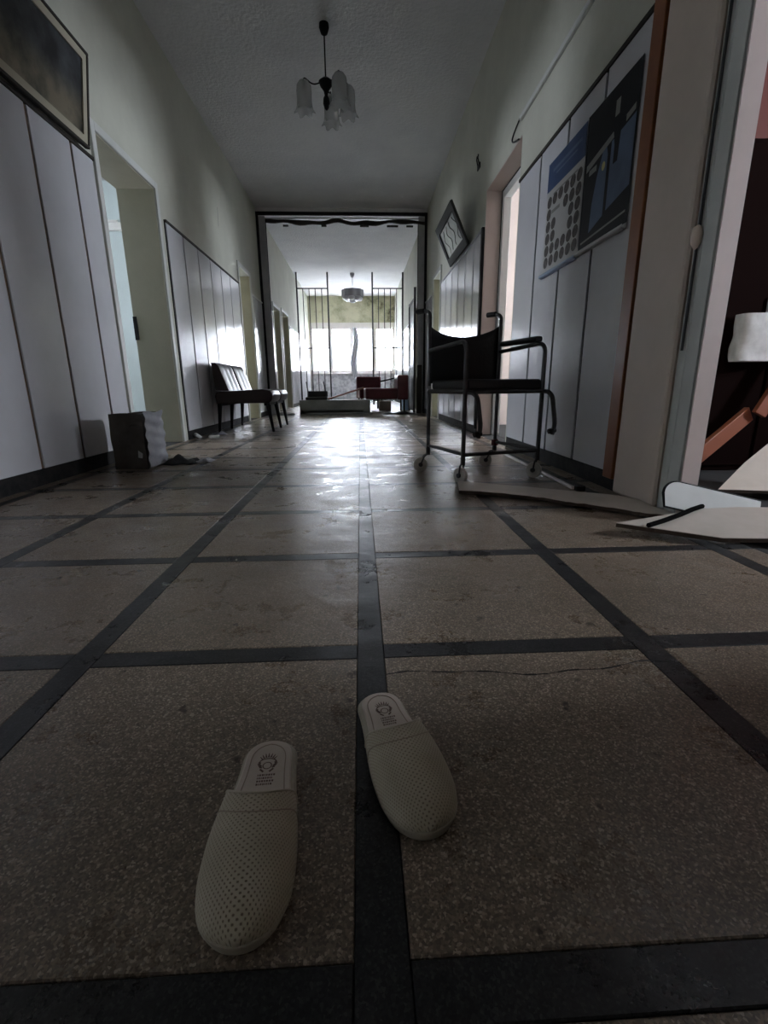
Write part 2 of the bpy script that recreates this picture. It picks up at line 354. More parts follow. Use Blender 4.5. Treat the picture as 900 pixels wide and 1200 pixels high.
# pilaster at the near right, rounded arrises
struct('trim_pilaster', MB().box(XR - 0.03, XR, 1.84, 2.16, 0.0, ZC), M_PILAS, 'pinkish plaster pilaster beside the orange trim on the right wall', 'pilaster', bevel=0.022)
# rooms behind the doorways
def room(nm, x0, x1, y0, y1, m, win, inner, z1=2.9, side=1):
    # shell walls of a side room with a window hole in its outer wall; inner wall belongs to the corridor
    t = 0.15; mb = MB()
    mb.box(x0, x1, y0 - t, y0, -.1, z1); mb.box(x0, x1, y1, y1 + t, -.1, z1)
    xo0, xo1 = (x1, x1 + t) if side > 0 else (x0 - t, x0)
    wy0, wy1, wz0, wz1 = win
    mb.box(xo0, xo1, y0 - t, wy0, -.1, z1); mb.box(xo0, xo1, wy1, y1 + t, -.1, z1); mb.box(xo0, xo1, wy0, wy1, -.1, wz0); mb.box(xo0, xo1, wy0, wy1, wz1, z1)
    struct('wall_' + nm, mb, m); struct('floor_' + nm, MB().box(x0, x1, y0, y1, -0.1, -0.004), M_BED); struct('ceiling_' + nm, MB().box(min(x0, xo0), max(x1, xo1), y0 - t, y1 + t, z1, z1 + .1), M_CEIL)
room('near_room', XR + 0.05, 4.2, -1.2, 3.0, M_RED, (0.45, 1.1, 1.25, 1.9), None)
room('right_room', XR + TR, 4.2, 3.3, 6.3, M_PINKW, (4.5, 5.3, 1.3, 2.0), None)
room('added_left_back_room', -5.0, XL - TL, 7.0, 9.4, M_WALL, (8.5, 9.25, 1.15, 1.9), None, side=-1)  # added room; its window lights the corridor before the portal
room('added_right_back_room', XR + TR, 4.2, 6.75, 9.4, M_WALL, (8.5, 9.25, 1.15, 1.9), None)  # likewise added, bringing daylight to mid-corridor from the right
room('added_left_near_room', -5.0, XL - TL, -1.4, 2.1, M_BLUEW, (-0.85, -0.55, 1.45, 1.75), None, side=-1)  # unseen added room whose window brightens the right pilaster
room('left_room', -5.0, XL - TL, 2.4, 6.6, M_BLUEW, (4.2, 4.8, 1.35, 1.95), None, side=-1)

# ---------------------------------------------------------------- wainscot panels
def panels(parent, side, edges, z0=0.088, z1=1.945, capm=None, jm=None, cap=True, gap=.013):
    """laminate panels between the given joint positions, on the left (-1) or right (+1) wall"""
    X = XL if side < 0 else XR; d = 1 if side < 0 else -1
    y0, y1 = edges[0], edges[-1]
    def bx(y0, y1, a, b, z0, z1): return MB().box(min(X + d * a, X + d * b), max(X + d * a, X + d * b), y0, y1, z0, z1)
    bx(y0, y1, 0, .006, z0, z1).build('panel_backing', jm or M_BLACK, parent)
    for a, b in zip(edges[:-1], edges[1:]):
        w_ = b - a - 0.014
        bx(a + gap, b - gap, .006, .016, z0, z1 - .004).build('laminate_panel', M_PANEL, parent, bevel=0.002, seg=1)
    if cap: bx(y0, y1, 0, .024, z1 - .004, z1 + .016).build('cap_rail', capm or M_ALU, parent)
panels(wl, -1, [0.95, 1.37, 1.79, 2.21, 2.605, 3.005, 3.405, 3.66], jm=M_BROWNJ, capm=M_FRAME, gap=.0125)
panels(wl, -1, [4.84, 5.27, 5.70, 6.13, 6.56, 6.99, 7.47], capm=M_FRAME)
panels(wl, -1, [8.36, 8.80, 9.14], capm=M_CASE)
panels(wl, -1, [9.30, 9.72, 10.20], capm=M_CASE)
panels(wl, -1, [12.50, 12.95, 13.4, 13.84], capm=M_CASE)
panels(wl, -1, [13.90, 14.35, 14.80, 15.25, 15.7, 16.15, 16.6, 17.05], capm=M_CASE)
panels(wr, 1, [2.265, 2.650, 3.070, 3.500, 3.935], capm=M_FRAME)
panels(wr, 1, [5.05, 5.38, 5.79, 6.19, 6.61, 7.04, 7.46], capm=M_ALU)
panels(wr, 1, [8.34, 8.74, 9.14], capm=M_CASE)
panels(wr, 1, [9.30, 9.74, 10.15], capm=M_CASE)
panels(wr, 1, [11.25, 11.7, 12.15, 12.6, 13.05, 13.5, 13.84], capm=M_CASE)
panels(wr, 1, [13.90, 14.35, 14.80, 15.25, 15.7, 16.15, 16.6, 17.05], capm=M_CASE)
# varnished and black end trims of the panelling
struct('trim_1', MB().box(XR - .03, XR, 2.175, 2.262, .06, 1.965), M_ORANGE, 'orange varnished wooden end trim of the near right panelling', 'trim', bevel=.004)
struct('trim_2', MB().box(XR - .028, XR, 5.005, 5.05, .06, 1.965), M_BLACK, 'black end strip of the panelling past the right alcove', 'trim')
# dark plinths
def plinth(side, ys, nm):
    mb = MB()
    for a, b in ys:
        if side < 0: mb.box(XL, XL + .008, a, b, 0, .088)
        else: mb.box(XR - .008, XR, a, b, 0, .088)
    return struct(nm, mb, M_PLINTH, 'dark plinth along the foot of the %s wall panels' % ('left' if side < 0 else 'right'), 'baseboard')
plinth(-1, [(.95, 3.66), (4.84, 7.47), (8.36, 10.2), (12.5, 17.05)], 'baseboard_left')
plinth(1, [(2.175, 3.935), (5.0, 7.46), (8.34, 10.15), (11.25, 17.05)], 'baseboard_right')

# ---------------------------------------------------------------- door casings and leaves
def casing(name, side, ya, yb, zt, wd, m, label, leaf=None, depth=0.2, prj=0.018):
    X = XL if side < 0 else XR; d = 1 if side < 0 else -1
    root = bpy.data.objects.new(name, None); col.objects.link(root); root['kind'] = 'structure'; root['label'] = label; root['category'] = 'door'
    def bx(a, b, y0, y1, z0, z1): return MB().box(min(X + d * a, X + d * b), max(X + d * a, X + d * b), y0, y1, z0, z1)
    bx(-.004, prj, ya - wd, ya, 0, zt + wd).build('side_casing', m, root, bevel=.004)
    bx(-.004, prj, yb, yb + wd, 0, zt + wd).build('side_casing', m, root, bevel=.004)
    bx(-.004, prj, ya, yb, zt, zt + wd).build('head_casing', m, root, bevel=.004)
    if not leaf:
        bx(-depth, -.001, yb - .006, yb, 0, zt).build('jamb_lining', M_JAMB, root); bx(-depth, -.001, ya, ya + .006, 0, zt).build('jamb_lining', M_JAMB, root)
    if leaf:
        lf = bx(-depth - .04, -depth, ya + .01, yb - .01, .01, zt - .01).build('door_leaf', leaf, root, bevel=.003)
        MB().tube(rpath([(X - d * (depth - .0), ya + .09, 1.02), (X - d * (depth - .05), ya + .09, 1.02), (X - d * (depth - .05), ya + .2, 1.02)], .015), .009).build('handle', M_ALU, lf, smooth=40)
        for s_ in ((ya, ya + .006), (yb - .006, yb)):
            bx(-depth, -.001, s_[0], s_[1], 0, zt).build('jamb_lining', M_JAMB, root)
    return root
def left_door_1():
    ya, yb, zt = LD[1]
    r = casing('door_1', -1, ya, yb, zt, .055, M_CASE, 'open doorway on the left wall between the panelled stretches', depth=.2)
    for c in list(r.children):
        if c.name.startswith('jamb_lining'): bpy.data.objects.remove(c)
    MB().box(XL - TL, XL - .001, yb - .006, yb, 0, zt).build('jamb_lining', M_JAMB, r)
    MB().box(XL - TL, XL - .001, ya, ya + .006, 0, zt).build('jamb_lining', M_JAMB, r)
    MB().box(XL - TL - .004, XL - TL + .03, yb - .012, yb - .006, .93, 1.13).build('lock_plate', M_BLACK, r)
    MB().box(XL - TL, XL - .001, ya, yb, zt - .006, zt).build('head_lining', M_JAMB, r)
left_door_1()
casing('door_added_left', -1, *LD[0], .055, M_CASE, 'added open doorway on the left wall beside the camera, letting in light', depth=TL)  # out of view, added to pass the near left room's light
casing('door_2', -1, *LD[2], .06, M_CASE, 'second doorway on the left wall just before the portal', depth=TL)
casing('door_3', -1, *LD[3], .06, M_CASE, 'first doorway on the left wall past the portal', leaf=M_JAMB)
casing('door_4', -1, *LD[4], .06, M_CASE, 'second doorway on the left wall past the portal', leaf=M_JAMB)
casing('door_5', 1, *RD2[1], .06, M_CASE, 'doorway on the right wall just before the portal', depth=TR)
casing('door_6', 1, *RD2[2], .06, M_CASE, 'doorway on the right wall past the portal', leaf=M_JAMB, depth=.13)
t = thing('wall_lamp', 'small white wall lamp on the pale wall inside the first left room', 'lamp', (-2.96, 6.59, 2.397))
MB().box(-.17, .17, -.06, .0, -.045, .045).build('lamp_housing', M_WHITE, t, bevel=.02)
MB().box(-.06, .06, -.015, .005, .045, .08).build('wall_plate', M_WHITE, t)
# right alcove: plastered reveal, then a painted frame open to the bright room
al = MB().box(XR + .002, XR + TR - .002, 4.994, 5.0, 0, 2.27)
struct('trim_3', al, M_PINKW, 'salmon plaster reveal of the right alcove doorway', 'reveal')
struct('trim_4', MB().box(XR + .002, XR + TR - .002, 3.985, 5.0, 2.262, 2.27), M_PINKW, 'salmon plaster soffit of the right alcove doorway', 'reveal')
r = bpy.data.objects.new('door_7', None); col.objects.link(r); r['kind'] = 'structure'; r['label'] = 'grey door frame at the back of the right alcove, open to a bright room'; r['category'] = 'door'
for y0, y1, z0, z1, nm in ((4.93, 4.994, 0, 2.262, 'frame_post'), (3.985, 4.05, 0, 2.262, 'frame_post'), (4.05, 4.93, 2.19, 2.262, 'frame_head')):
    MB().box(XR + TR - .04, XR + TR + .03, y0, y1, z0, z1).build(nm, M_CASE, r, bevel=.003)
MB().box(XR + TR - .045, XR + TR - .04, 4.985, 4.994, 0, 2.262).build('frame_gap', M_BLACK, r)
MB().box(XR + TR - .045, XR + TR - .04, 4.05, 4.985, 2.253, 2.262).build('frame_gap', M_BLACK, r)
# near right doorway: grey casing with dark joints, white lit jamb
r = bpy.data.objects.new('door_8', None); col.objects.link(r); r['kind'] = 'structure'; r['label'] = 'near right doorway with grey casing and white jamb, open to a dark red room'; r['category'] = 'door'
MB().box(XR - .014, XR, 1.722, 1.785, 0, 2.3).build('side_casing', M_CASE, r, bevel=.003)
MB().box(XR - .010, XR, 1.792, 1.836, 0, 2.3).build('side_casing', M_CASE, r, bevel=.003)
MB().box(XR - .003, XR + .001, 1.705, 1.838, 0, 2.3).build('casing_gap', M_BLACK, r)
MB().box(XR - .016, XR + .05, 1.699, 1.706, 0, 2.15).build('jamb_lining', M_JWHITE, r)
MB().box(XR - .006, XR + .05, .72, 1.699, 2.14, 2.15).build('head_lining', M_WHITE, r)
# thin old pipe with a plaster lump on the casing
pb = MB().tube([(XR - .018, 1.812, 2.9), (XR - .018, 1.806, .62)], .005)
po = tag(pb.build('wall_cable', M_DSTEEL, smooth=40), 'thin dark cable running down the casing by the near right door', 'cable')
lump = MB().lathe([(0.002, .04), (.014, .032), (.019, .01), (.016, -.02), (.008, -.034), (.001, -.04)], 12, (XR - .024, 1.806, 1.0))
lump.build('junction_lump', M_PILAS, po, smooth=60)

# ---------------------------------------------------------------- portal frame
PY = 9.2
r = bpy.data.objects.new('door_9', None); col.objects.link(r); r['kind'] = 'structure'; r['label'] = 'black edged portal frame spanning the corridor, its doors gone and header torn'; r['category'] = 'door frame'
zt = 3.40
for s in (-1, 1):
    X = XL if s < 0 else XR; d = -s
    def pb(a, b, y0, y1, z0, z1): return MB().box(min(X + d * a, X + d * b), max(X + d * a, X + d * b), y0, y1, z0, z1)
    pb(0, .042, PY - .03, PY, 0, zt).build('black_edge', M_BLACK, r)
    pb(.0, .15, PY, PY + .06, 0, zt - .06).build('frame_post', M_ALU, r, bevel=.004)
    pb(.15, .160, PY + .01, PY + .05, 0, zt - .14).build('inner_edge', M_BLACK, r)
MB().box(XL, XR, PY - .03, PY, 3.345, 3.40).build('black_edge', M_BLACK, r)
MB().box(XL, XR, PY - .02, PY + .1, 3.40, ZC).build('lintel', M_CEIL, r)
hb = MB(); n = 40
def hdr(u, v):
    x = XL + .02 + u * (XR - XL - .04); sag = 0.016 * math.sin(u * 17) + 0.012 * math.sin(u * 41 + 1) - 0.015 * math.sin(u * math.pi)
    return (x, PY + .03 + .012 * math.sin(u * 23), (3.235 + sag) if v > .5 else (3.290 + sag * .7 + .012 * math.sin(u * 31)))
hb.grid(hdr, n, 1)
o = hb.build('torn_header', M_FRAME, r); md = o.modifiers.new('thick', 'SOLIDIFY'); md.thickness = .03
MB().box(XL + .12, XR - .12, PY + .0, PY + .05, 3.30, 3.318).build('header_rail', M_ALU, r)
for x in (-1.28, -.62, .05, .52, .86):
    MB().box(x, x + random.uniform(.05, .2), PY + .02, PY + .05, 3.19, 3.215).build('torn_shred', M_FRAME, r)

# ---------------------------------------------------------------- end window
r = bpy.data.objects.new('window_1', None); col.objects.link(r); r['kind'] = 'structure'; r['label'] = 'wide four-light window at the far end, glaring white'; r['category'] = 'window'
wx = [-1.70, -1.008, -.215, .508, 1.221]
y0, y1 = YE - .02, YE + .08
MB().box(-1.70, 1.221, y0, y1, .96, 1.01).build('frame_sill', M_WHITE, r)
MB().box(-1.70, 1.221, y0, y1, 2.46, 2.62).build('frame_head', M_WHITE, r)
MB().box(-1.70, 1.221, YE - .10, YE, .93, .96).build('window_sill', M_WHITE, r, bevel=.005)
for i, x in enumerate(wx):
    hwid = [.05, .045, .09, .05, .05][i]
    MB().box(max(x - hwid, -1.70), min(x + hwid, 1.221), y0 - .01, y1, 1.01, 2.46).build('mullion', M_WHITE, r, bevel=.005)
for i in range(4):
    a = wx[i] + [.05, .045, .09, .05][i]; b = wx[i + 1] - [.045, .09, .05, .05][i]
    s = MB()
    s.box(a, a + .035, y0 + .02, y1 - .02, 1.01, 2.46).box(b - .035, b, y0 + .02, y1 - .02, 1.01, 2.46).box(a + .035, b - .035, y0 + .02, y1 - .02, 1.01, 1.06).box(a + .035, b - .035, y0 + .02, y1 - .02, 2.41, 2.46)
    so = s.build('sash', M_WHITE, r)
    MB().box(a + .035, b - .035, YE + .03, YE + .034, 1.06, 2.41).build('pane', M_PANE, so)
    if i in (0, 1): MB().box(a + .035, b - .035, YE + .025, YE + .04, 1.92, 1.94).build('glazing_bar', M_WHITE, so)
# diamond lattice of an outside window guard
lat = MB()
for k in range(-12, 34):
    for s in (-1, 1):
        p = []
        x0_ = -1.7 + k * .14
        a = Vector((x0_, YE + .35, 1.0)); b = Vector((x0_ + s * 1.55, YE + .35, 2.55))
        lo, hi = 0.0, 1.0
        def xa(t): return a.x + (b.x - a.x) * t
        if s > 0: lo = max(0, (-1.7 - a.x) / 1.55); hi = min(1, (1.2 - a.x) / 1.55)
        else: lo = max(0, (a.x - 1.2) / 1.55); hi = min(1, (a.x + 1.7) / 1.55)
        if hi - lo > .02: lat.tube([a.lerp(b, lo), a.lerp(b, hi)], .005, 4)
lat.build('window_guard', M_WHITE, r)
# limp lace curtain bunched at the middle mullion
def cur(u, v):
    z = 2.45 - v * 1.75; wdt = .13 + .10 * abs(math.sin(v * 3.2)) ; tw = .05 * math.sin(v * 7)
    x = -.17 + tw + (u - .5) * wdt; return (x, YE - .16 + .03 * math.sin(u * 19 + v * 4), z)
o = MB().grid(cur, 24, 30).build('lace_curtain', M_FAB, smooth=60); md = o.modifiers.new('thick', 'SOLIDIFY'); md.thickness = .003
tag(o, 'limp lace curtain bunched at the middle mullion of the far window', 'curtain')

# ---------------------------------------------------------------- floor-to-ceiling bar grilles
def grille(xa, xb, bars, label):
    t = thing('bar_grille', label, 'grille', ((xa + xb) / 2, 13.87, 0), group='security bar grilles past the portal')
    c = (xa + xb) / 2
    for x in (xa, xb):
        MB().box(x - c - .02, x - c + .02, -.02, .02, 0, ZC).build('post', M_DSTEEL, t)
    for z in (3.06, 1.54, .12):
        MB().box(xa - c, xb - c, -.012, .012, z - .015, z + .015).build('rail', M_DSTEEL, t)
    for x in bars: MB().tube([(x - c, 0, .12), (x - c, 0, 3.06)], .012, 6).build('bar', M_DSTEEL, t)
grille(-1.655, -.828, [-1.494, -1.328, -1.165, -.992], 'left of the two floor-to-ceiling bar grilles before the far window')
grille(.374, 1.195, [.538, .70, .865, 1.03], 'right of the two floor-to-ceiling bar grilles before the far window')

# ---------------------------------------------------------------- chandelier
def chandelier():
    t = thing('chandelier', 'dark metal chandelier with frosted tulip shades on the near ceiling', 'lamp', (-.245, 4.92, 0))
    MB().lathe([(.001, ZC), (.04, ZC), (.042, ZC - .03), (.028, ZC - .07), (.006, ZC - .085)], 20).build('canopy', M_BLACK, t, smooth=50)
    MB().tube([(0, 0, ZC - .08), (0, 0, 3.05)], .006).build('rod', M_BLACK, t, smooth=40)
    MB().lathe([(.006, 3.08), (.03, 3.075), (.062, 3.05), (.05, 3.02), (.022, 2.985), (.014, 2.95), (.026, 2.93), (.03, 2.89), (.018, 2.855), (.002, 2.84)], 20).build('hub', M_BLACK, t, smooth=50)
    for a, rr in ((math.radians(186), .19), (math.radians(-48), .18), (math.radians(12), .19), (math.radians(80), .19)):
        dx, dy = math.cos(a), math.sin(a)
        arm = MB().tube(rpath([(dx * .04, dy * .04, 3.045), (dx * .11, dy * .11, 3.02), (dx * rr, dy * rr, 3.075), (dx * rr, dy * rr, 3.02)], .05), .006).build('arm', M_BLACK, t, smooth=40)
        def ruf(i, an, r_, z_):
            k = max(0, (i - 4) / 5.0); return (r_ * (1 + .13 * k * math.cos(an * 6)), z_ - .012 * k * math.cos(an * 6))
        prof = [(.016, 3.045), (.042, 3.04), (.062, 3.01), (.067, 2.965), (.065, 2.92), (.064, 2.89), (.066, 2.865), (.071, 2.845), (.078, 2.83), (.085, 2.82)]
        sh = MB().lathe(prof, 36, (dx * rr, dy * rr, 0), ruf).build('tulip_shade', M_TULIP, t, smooth=60)
        MB().lathe([(.005, 3.04), (.014, 3.03), (.014, 2.99), (.011, 2.985)], 10, (dx * rr, dy * rr, 0)).build('lamp_socket', M_BLACK, sh)
chandelier()
def lamp2():
    t = thing('ceiling_lamp', 'drum ceiling lamp with scalloped pale glass hanging before the far window', 'lamp', (-.16, 13.97, 0))
    MB().lathe([(.001, ZC), (.06, ZC), (.065, ZC - .04), (.04, ZC - .1), (.008, ZC - .12)], 16).build('canopy', M_LAMPG, t, smooth=50)
    MB().tube([(0, 0, ZC - .1), (0, 0, 3.03)], .008).build('rod', M_LAMPG, t)
    def lob(i, a, r_, z_): return (r_ * (1 + .06 * math.cos(a * 8)), z_)
    MB().lathe([(.02, 3.06), (.27, 3.05), (.285, 3.04), (.285, 2.86)], 64, (0, 0, 0), lob).build('drum', M_LAMPG, t, smooth=50)
    for k in range(6):
        a = k * math.pi / 3 + .3
        MB().lathe([(.07, 2.88), (.115, 2.85), (.11, 2.80), (.06, 2.77), (.002, 2.76)], 14, (.17 * math.cos(a), .17 * math.sin(a), 0)).build('glass_shade', M_OPAL, t, smooth=60)
    MB().lathe([(.07, 2.84), (.10, 2.80), (.09, 2.75), (.05, 2.72), (.002, 2.715)], 14).build('glass_shade', M_OPAL, t, smooth=60)
lamp2()

# ---------------------------------------------------------------- wheeled chair
def wheelchair():
    t = thing('wheeled_chair', 'steel tube wheeled invalid chair with black sling back and small white castors', 'wheelchair', (.685, 2.70, 0), math.radians(17))
    W, D = .2325, .215; R_ = .0115
    for s, nm in ((-1, 'l'), (1, 'r')):
        x = s * W
        up = MB().tube(rpath([(x, D, .13), (x, D, .900), (x - .01, D + .05, .915), (x - .03, D + .095, .915)], .035), R_).build('back_upright', M_STEEL, t, smooth=45)
        MB().tube([(x - .012, D + .045, .914), (x - .032, D + .10, .915)], .015, 10).build('hand_grip', M_VINYL, up, smooth=45)
        arm = MB().tube(rpath([(x, D, .695), (x, -D + .0, .715), (x, -D, .1)], .06, 7), R_).build('arm_and_front_leg', M_STEEL, t, smooth=45)
        MB().tube([(x, D, .47), (x, -D, .47)], R_).build('seat_rail', M_STEEL, t, smooth=45)
        MB().tube([(x, D, .155), (x, -D, .155)], .010).build('lower_rail', M_STEEL, t, smooth=45)
        hx = x + (.02 if s > 0 else .035)
        MB().tube(rpath([(x, -D + .03, .47), (hx, -D - .055, .465), (hx + .012, -D - .085, .30), (hx + .005, -D - .075, .245)], .05, 7), .0125).build('footrest_hanger', M_STEEL, t, smooth=45)
        MB().tube([(hx + .02, -D - .078, .268), (hx - .02, -D - .078, .262)], .014).build('hanger_clamp', M_VINYL, t, smooth=45)
    MB().tube([(-W, -D, .47), (W, -D, .47)], R_).build('seat_rail', M_STEEL, t, smooth=45)
    MB().tube([(-W, D, .47), (W, D, .47)], R_).build('seat_rail', M_STEEL, t, smooth=45)
    MB().tube([(-W, -D, .152), (W, -D, .152)], .010).build('lower_rail', M_STEEL, t, smooth=45)
    MB().tube([(-W, D, .47), (-W + .001, D, .50)], .012).build('back_bolt', M_ALU, t)
    # arm pad only on the far (right hand) arm
    MB().box(W - .022, W + .022, -D + .05, D - .03, .722, .752).build('arm_pad', M_VINYL, t, bevel=.012, seg=3)
    MB().box(-W + .012, W - .008, -D - .005, D - .01, .478, .532).build('seat', M_VINYL, t, bevel=.015, seg=3)
    def sling(u, v):
        x = -W + u * 2 * W; sag = 4 * u * (1 - u)
        zt_ = .835 - .055 * sag ** .8 if u < .5 else .845 - .065 * sag ** .8
        z = .515 + v * (zt_ - .515)
        return (x, D + .012 + .055 * sag, z)
    o = MB().grid(sling, 16, 8).build('sling_back', M_VINYL, t, smooth=60); md = o.modifiers.new('thick', 'SOLIDIFY'); md.thickness = .012; md.offset = 0
    # castors: (leg x, leg y, stub vector to wheel, wheel axis angle)
    def castor(lx, ly, ox, oy, ang):
        rw = .043
        c = bpy.data.objects.new('castor', None)
        mb = MB()
        for k in (-.013, .013):
            ax_ = Vector((math.cos(ang), math.sin(ang), 0)) * k
            mb.tube(rpath([Vector((lx, ly, .105)) + ax_ * .6, Vector((lx + ox * .5, ly + oy * .5, .095)) + ax_, Vector((lx + ox, ly + oy, rw)) + ax_], .01), .005, 6)
        mb.tube([(lx, ly, .14), (lx, ly, .098)], .013, 8)
        f = mb.build('castor_fork', M_STEEL, t, smooth=45)
        A = Vector((math.cos(ang), math.sin(ang), 0)); B = Vector((-math.sin(ang), math.cos(ang), 0)); Z = Vector((0, 0, 1)); C = Vector((lx + ox, ly + oy, rw))
        prof = [(-.011, .012), (-.012, .03), (-.0105, rw - .003), (-.006, rw), (.006, rw), (.0105, rw - .003), (.012, .03), (.011, .012)]
        n_ = 24; vs = []; fs = []
        for q, (h_, r_) in enumerate(prof):
            for k in range(n_): vs.append(C + A * h_ + (B * math.cos(2 * math.pi * k / n_) + Z * math.sin(2 * math.pi * k / n_)) * r_)
        for q in range(len(prof)):
            q2 = (q + 1) % len(prof)
            for k in range(n_): fs.append((q * n_ + k, q * n_ + (k + 1) % n_, q2 * n_ + (k + 1) % n_, q2 * n_ + k))
        wo = MB().add(vs, fs).build('wheel', M_RUBW, f, smooth=40)
        MB().tube([C - A * .02, C + A * .02], .013, 10).build('axle', M_STEEL, f, smooth=40)
    castor(-W, D, -.05, .0, math.radians(75))
    castor(W, D, -.06, .01, math.radians(80))
    castor(-W, -D, -.004, .012, math.radians(18))
    castor(W, -D, -.012, .008, math.radians(35))
    MB().lathe([(.001, .175), (.022, .17), (.022, .135), (.001, .13)], 12, (W, D, 0)).build('red_cap', M_RVINYL, t, smooth=40)
wheelchair()

# ---------------------------------------------------------------- waiting bench, two padded seats
def bench():
    t = thing('waiting_bench', 'dark brown vinyl two-seat waiting bench against the left panels', 'bench', (-1.35, 6.15, 0))
    for k, (ya, yb) in enumerate(((-.60, -.03), (.02, .59))):
        s = MB()
        prof = [(-.28, .325), (-.29, .41), (-.27, .455), (0, .47), (.24, .482), (.33, .465), (.355, .42), (.345, .36), (.31, .33)]
        n = len(prof); vs = [(x, ya, z) for x, z in prof] + [(x, yb, z) for x, z in prof]
        s.add(vs, [tuple(range(n)), tuple(reversed(range(n, 2 * n)))] + [(i, n + i, n + (i + 1) % n, (i + 1) % n) for i in range(n)])
        s.build('seat', M_BVINYL, t, bevel=.014, seg=3, smooth=60)
        def bk(u, v, front):
            y = ya + u * (yb - ya); ch = .006 * abs(math.sin(u * math.pi * 3)) ** .6
            z = .47 + v * .30; lean = -.10 * v
            x = (-.13 + lean + ch - .02 * (v > .95)) if front else (-.275 + lean * .2)
            return (x, y, z)
        b = MB(); nu, nv = 32, 8
        b.grid(lambda u, v: bk(u, v, True), nu, nv); b.grid(lambda u, v: bk(u, v, False), nu, nv)
        o_ = (nu + 1) * (nv + 1)
        for i in range(nu):
            for j_ in (0, nv):
                a0 = i * (nv + 1) + j_; a1 = (i + 1) * (nv + 1) + j_; b.f.append((a0, a1, a1 + o_, a0 + o_))
        for j in range(nv):
            for i_ in (0, nu):
                a0 = i_ * (nv + 1) + j; b.f.append((a0, a0 + 1, a0 + 1 + o_, a0 + o_))
        b.build('backrest', M_BVINYL, t, smooth=50)
    MB().box(-.27, -.23, -.58, .57, .30, .33).box(.25, .29, -.58, .57, .30, .33).build('frame_rail', M_BLACK, t)
    for x in (-.26, .28):
        for y in (-.53, .0, .54):
            d_ = .05 if x > 0 else -.03
            MB().tube([(x, y, .33), (x + d_, y, 0)], [.026, .014], 10).build('leg', M_BLACK, t, smooth=40)
bench()

# ---------------------------------------------------------------- slippers
SL, SWID = .250, .097
def sole_half(s, side):
    # half width of the sole at s (0 heel .. 1 toe); side +1 outer, -1 inner edge
    heel = .034; ball = .0475 if side > 0 else .045
    if s < .14: w_ = heel * max(0, 1 - ((.14 - s) / .14) ** 2.6) ** (1 / 2.6)
    elif s < .68:
        q = (s - .14) / .54; q = q * q * (3 - 2 * q); w_ = heel + (ball - heel) * q
    else: w_ = ball * math.sqrt(max(0, 1 - ((s - .68) / .32) ** 2.9))
    return w_
def outline(scale_w=0.0, n=28):
    ss = [(1 - math.cos(math.pi * i / n)) / 2 for i in range(n + 1)]
    a = [(max(0, sole_half(s, 1) - scale_w), -(s - .5) * (SL - 2 * scale_w)) for s in ss]
    b = [(-max(0, sole_half(s, -1) - scale_w), -(s - .5) * (SL - 2 * scale_w)) for s in reversed(ss[1:-1])]
    return a + b
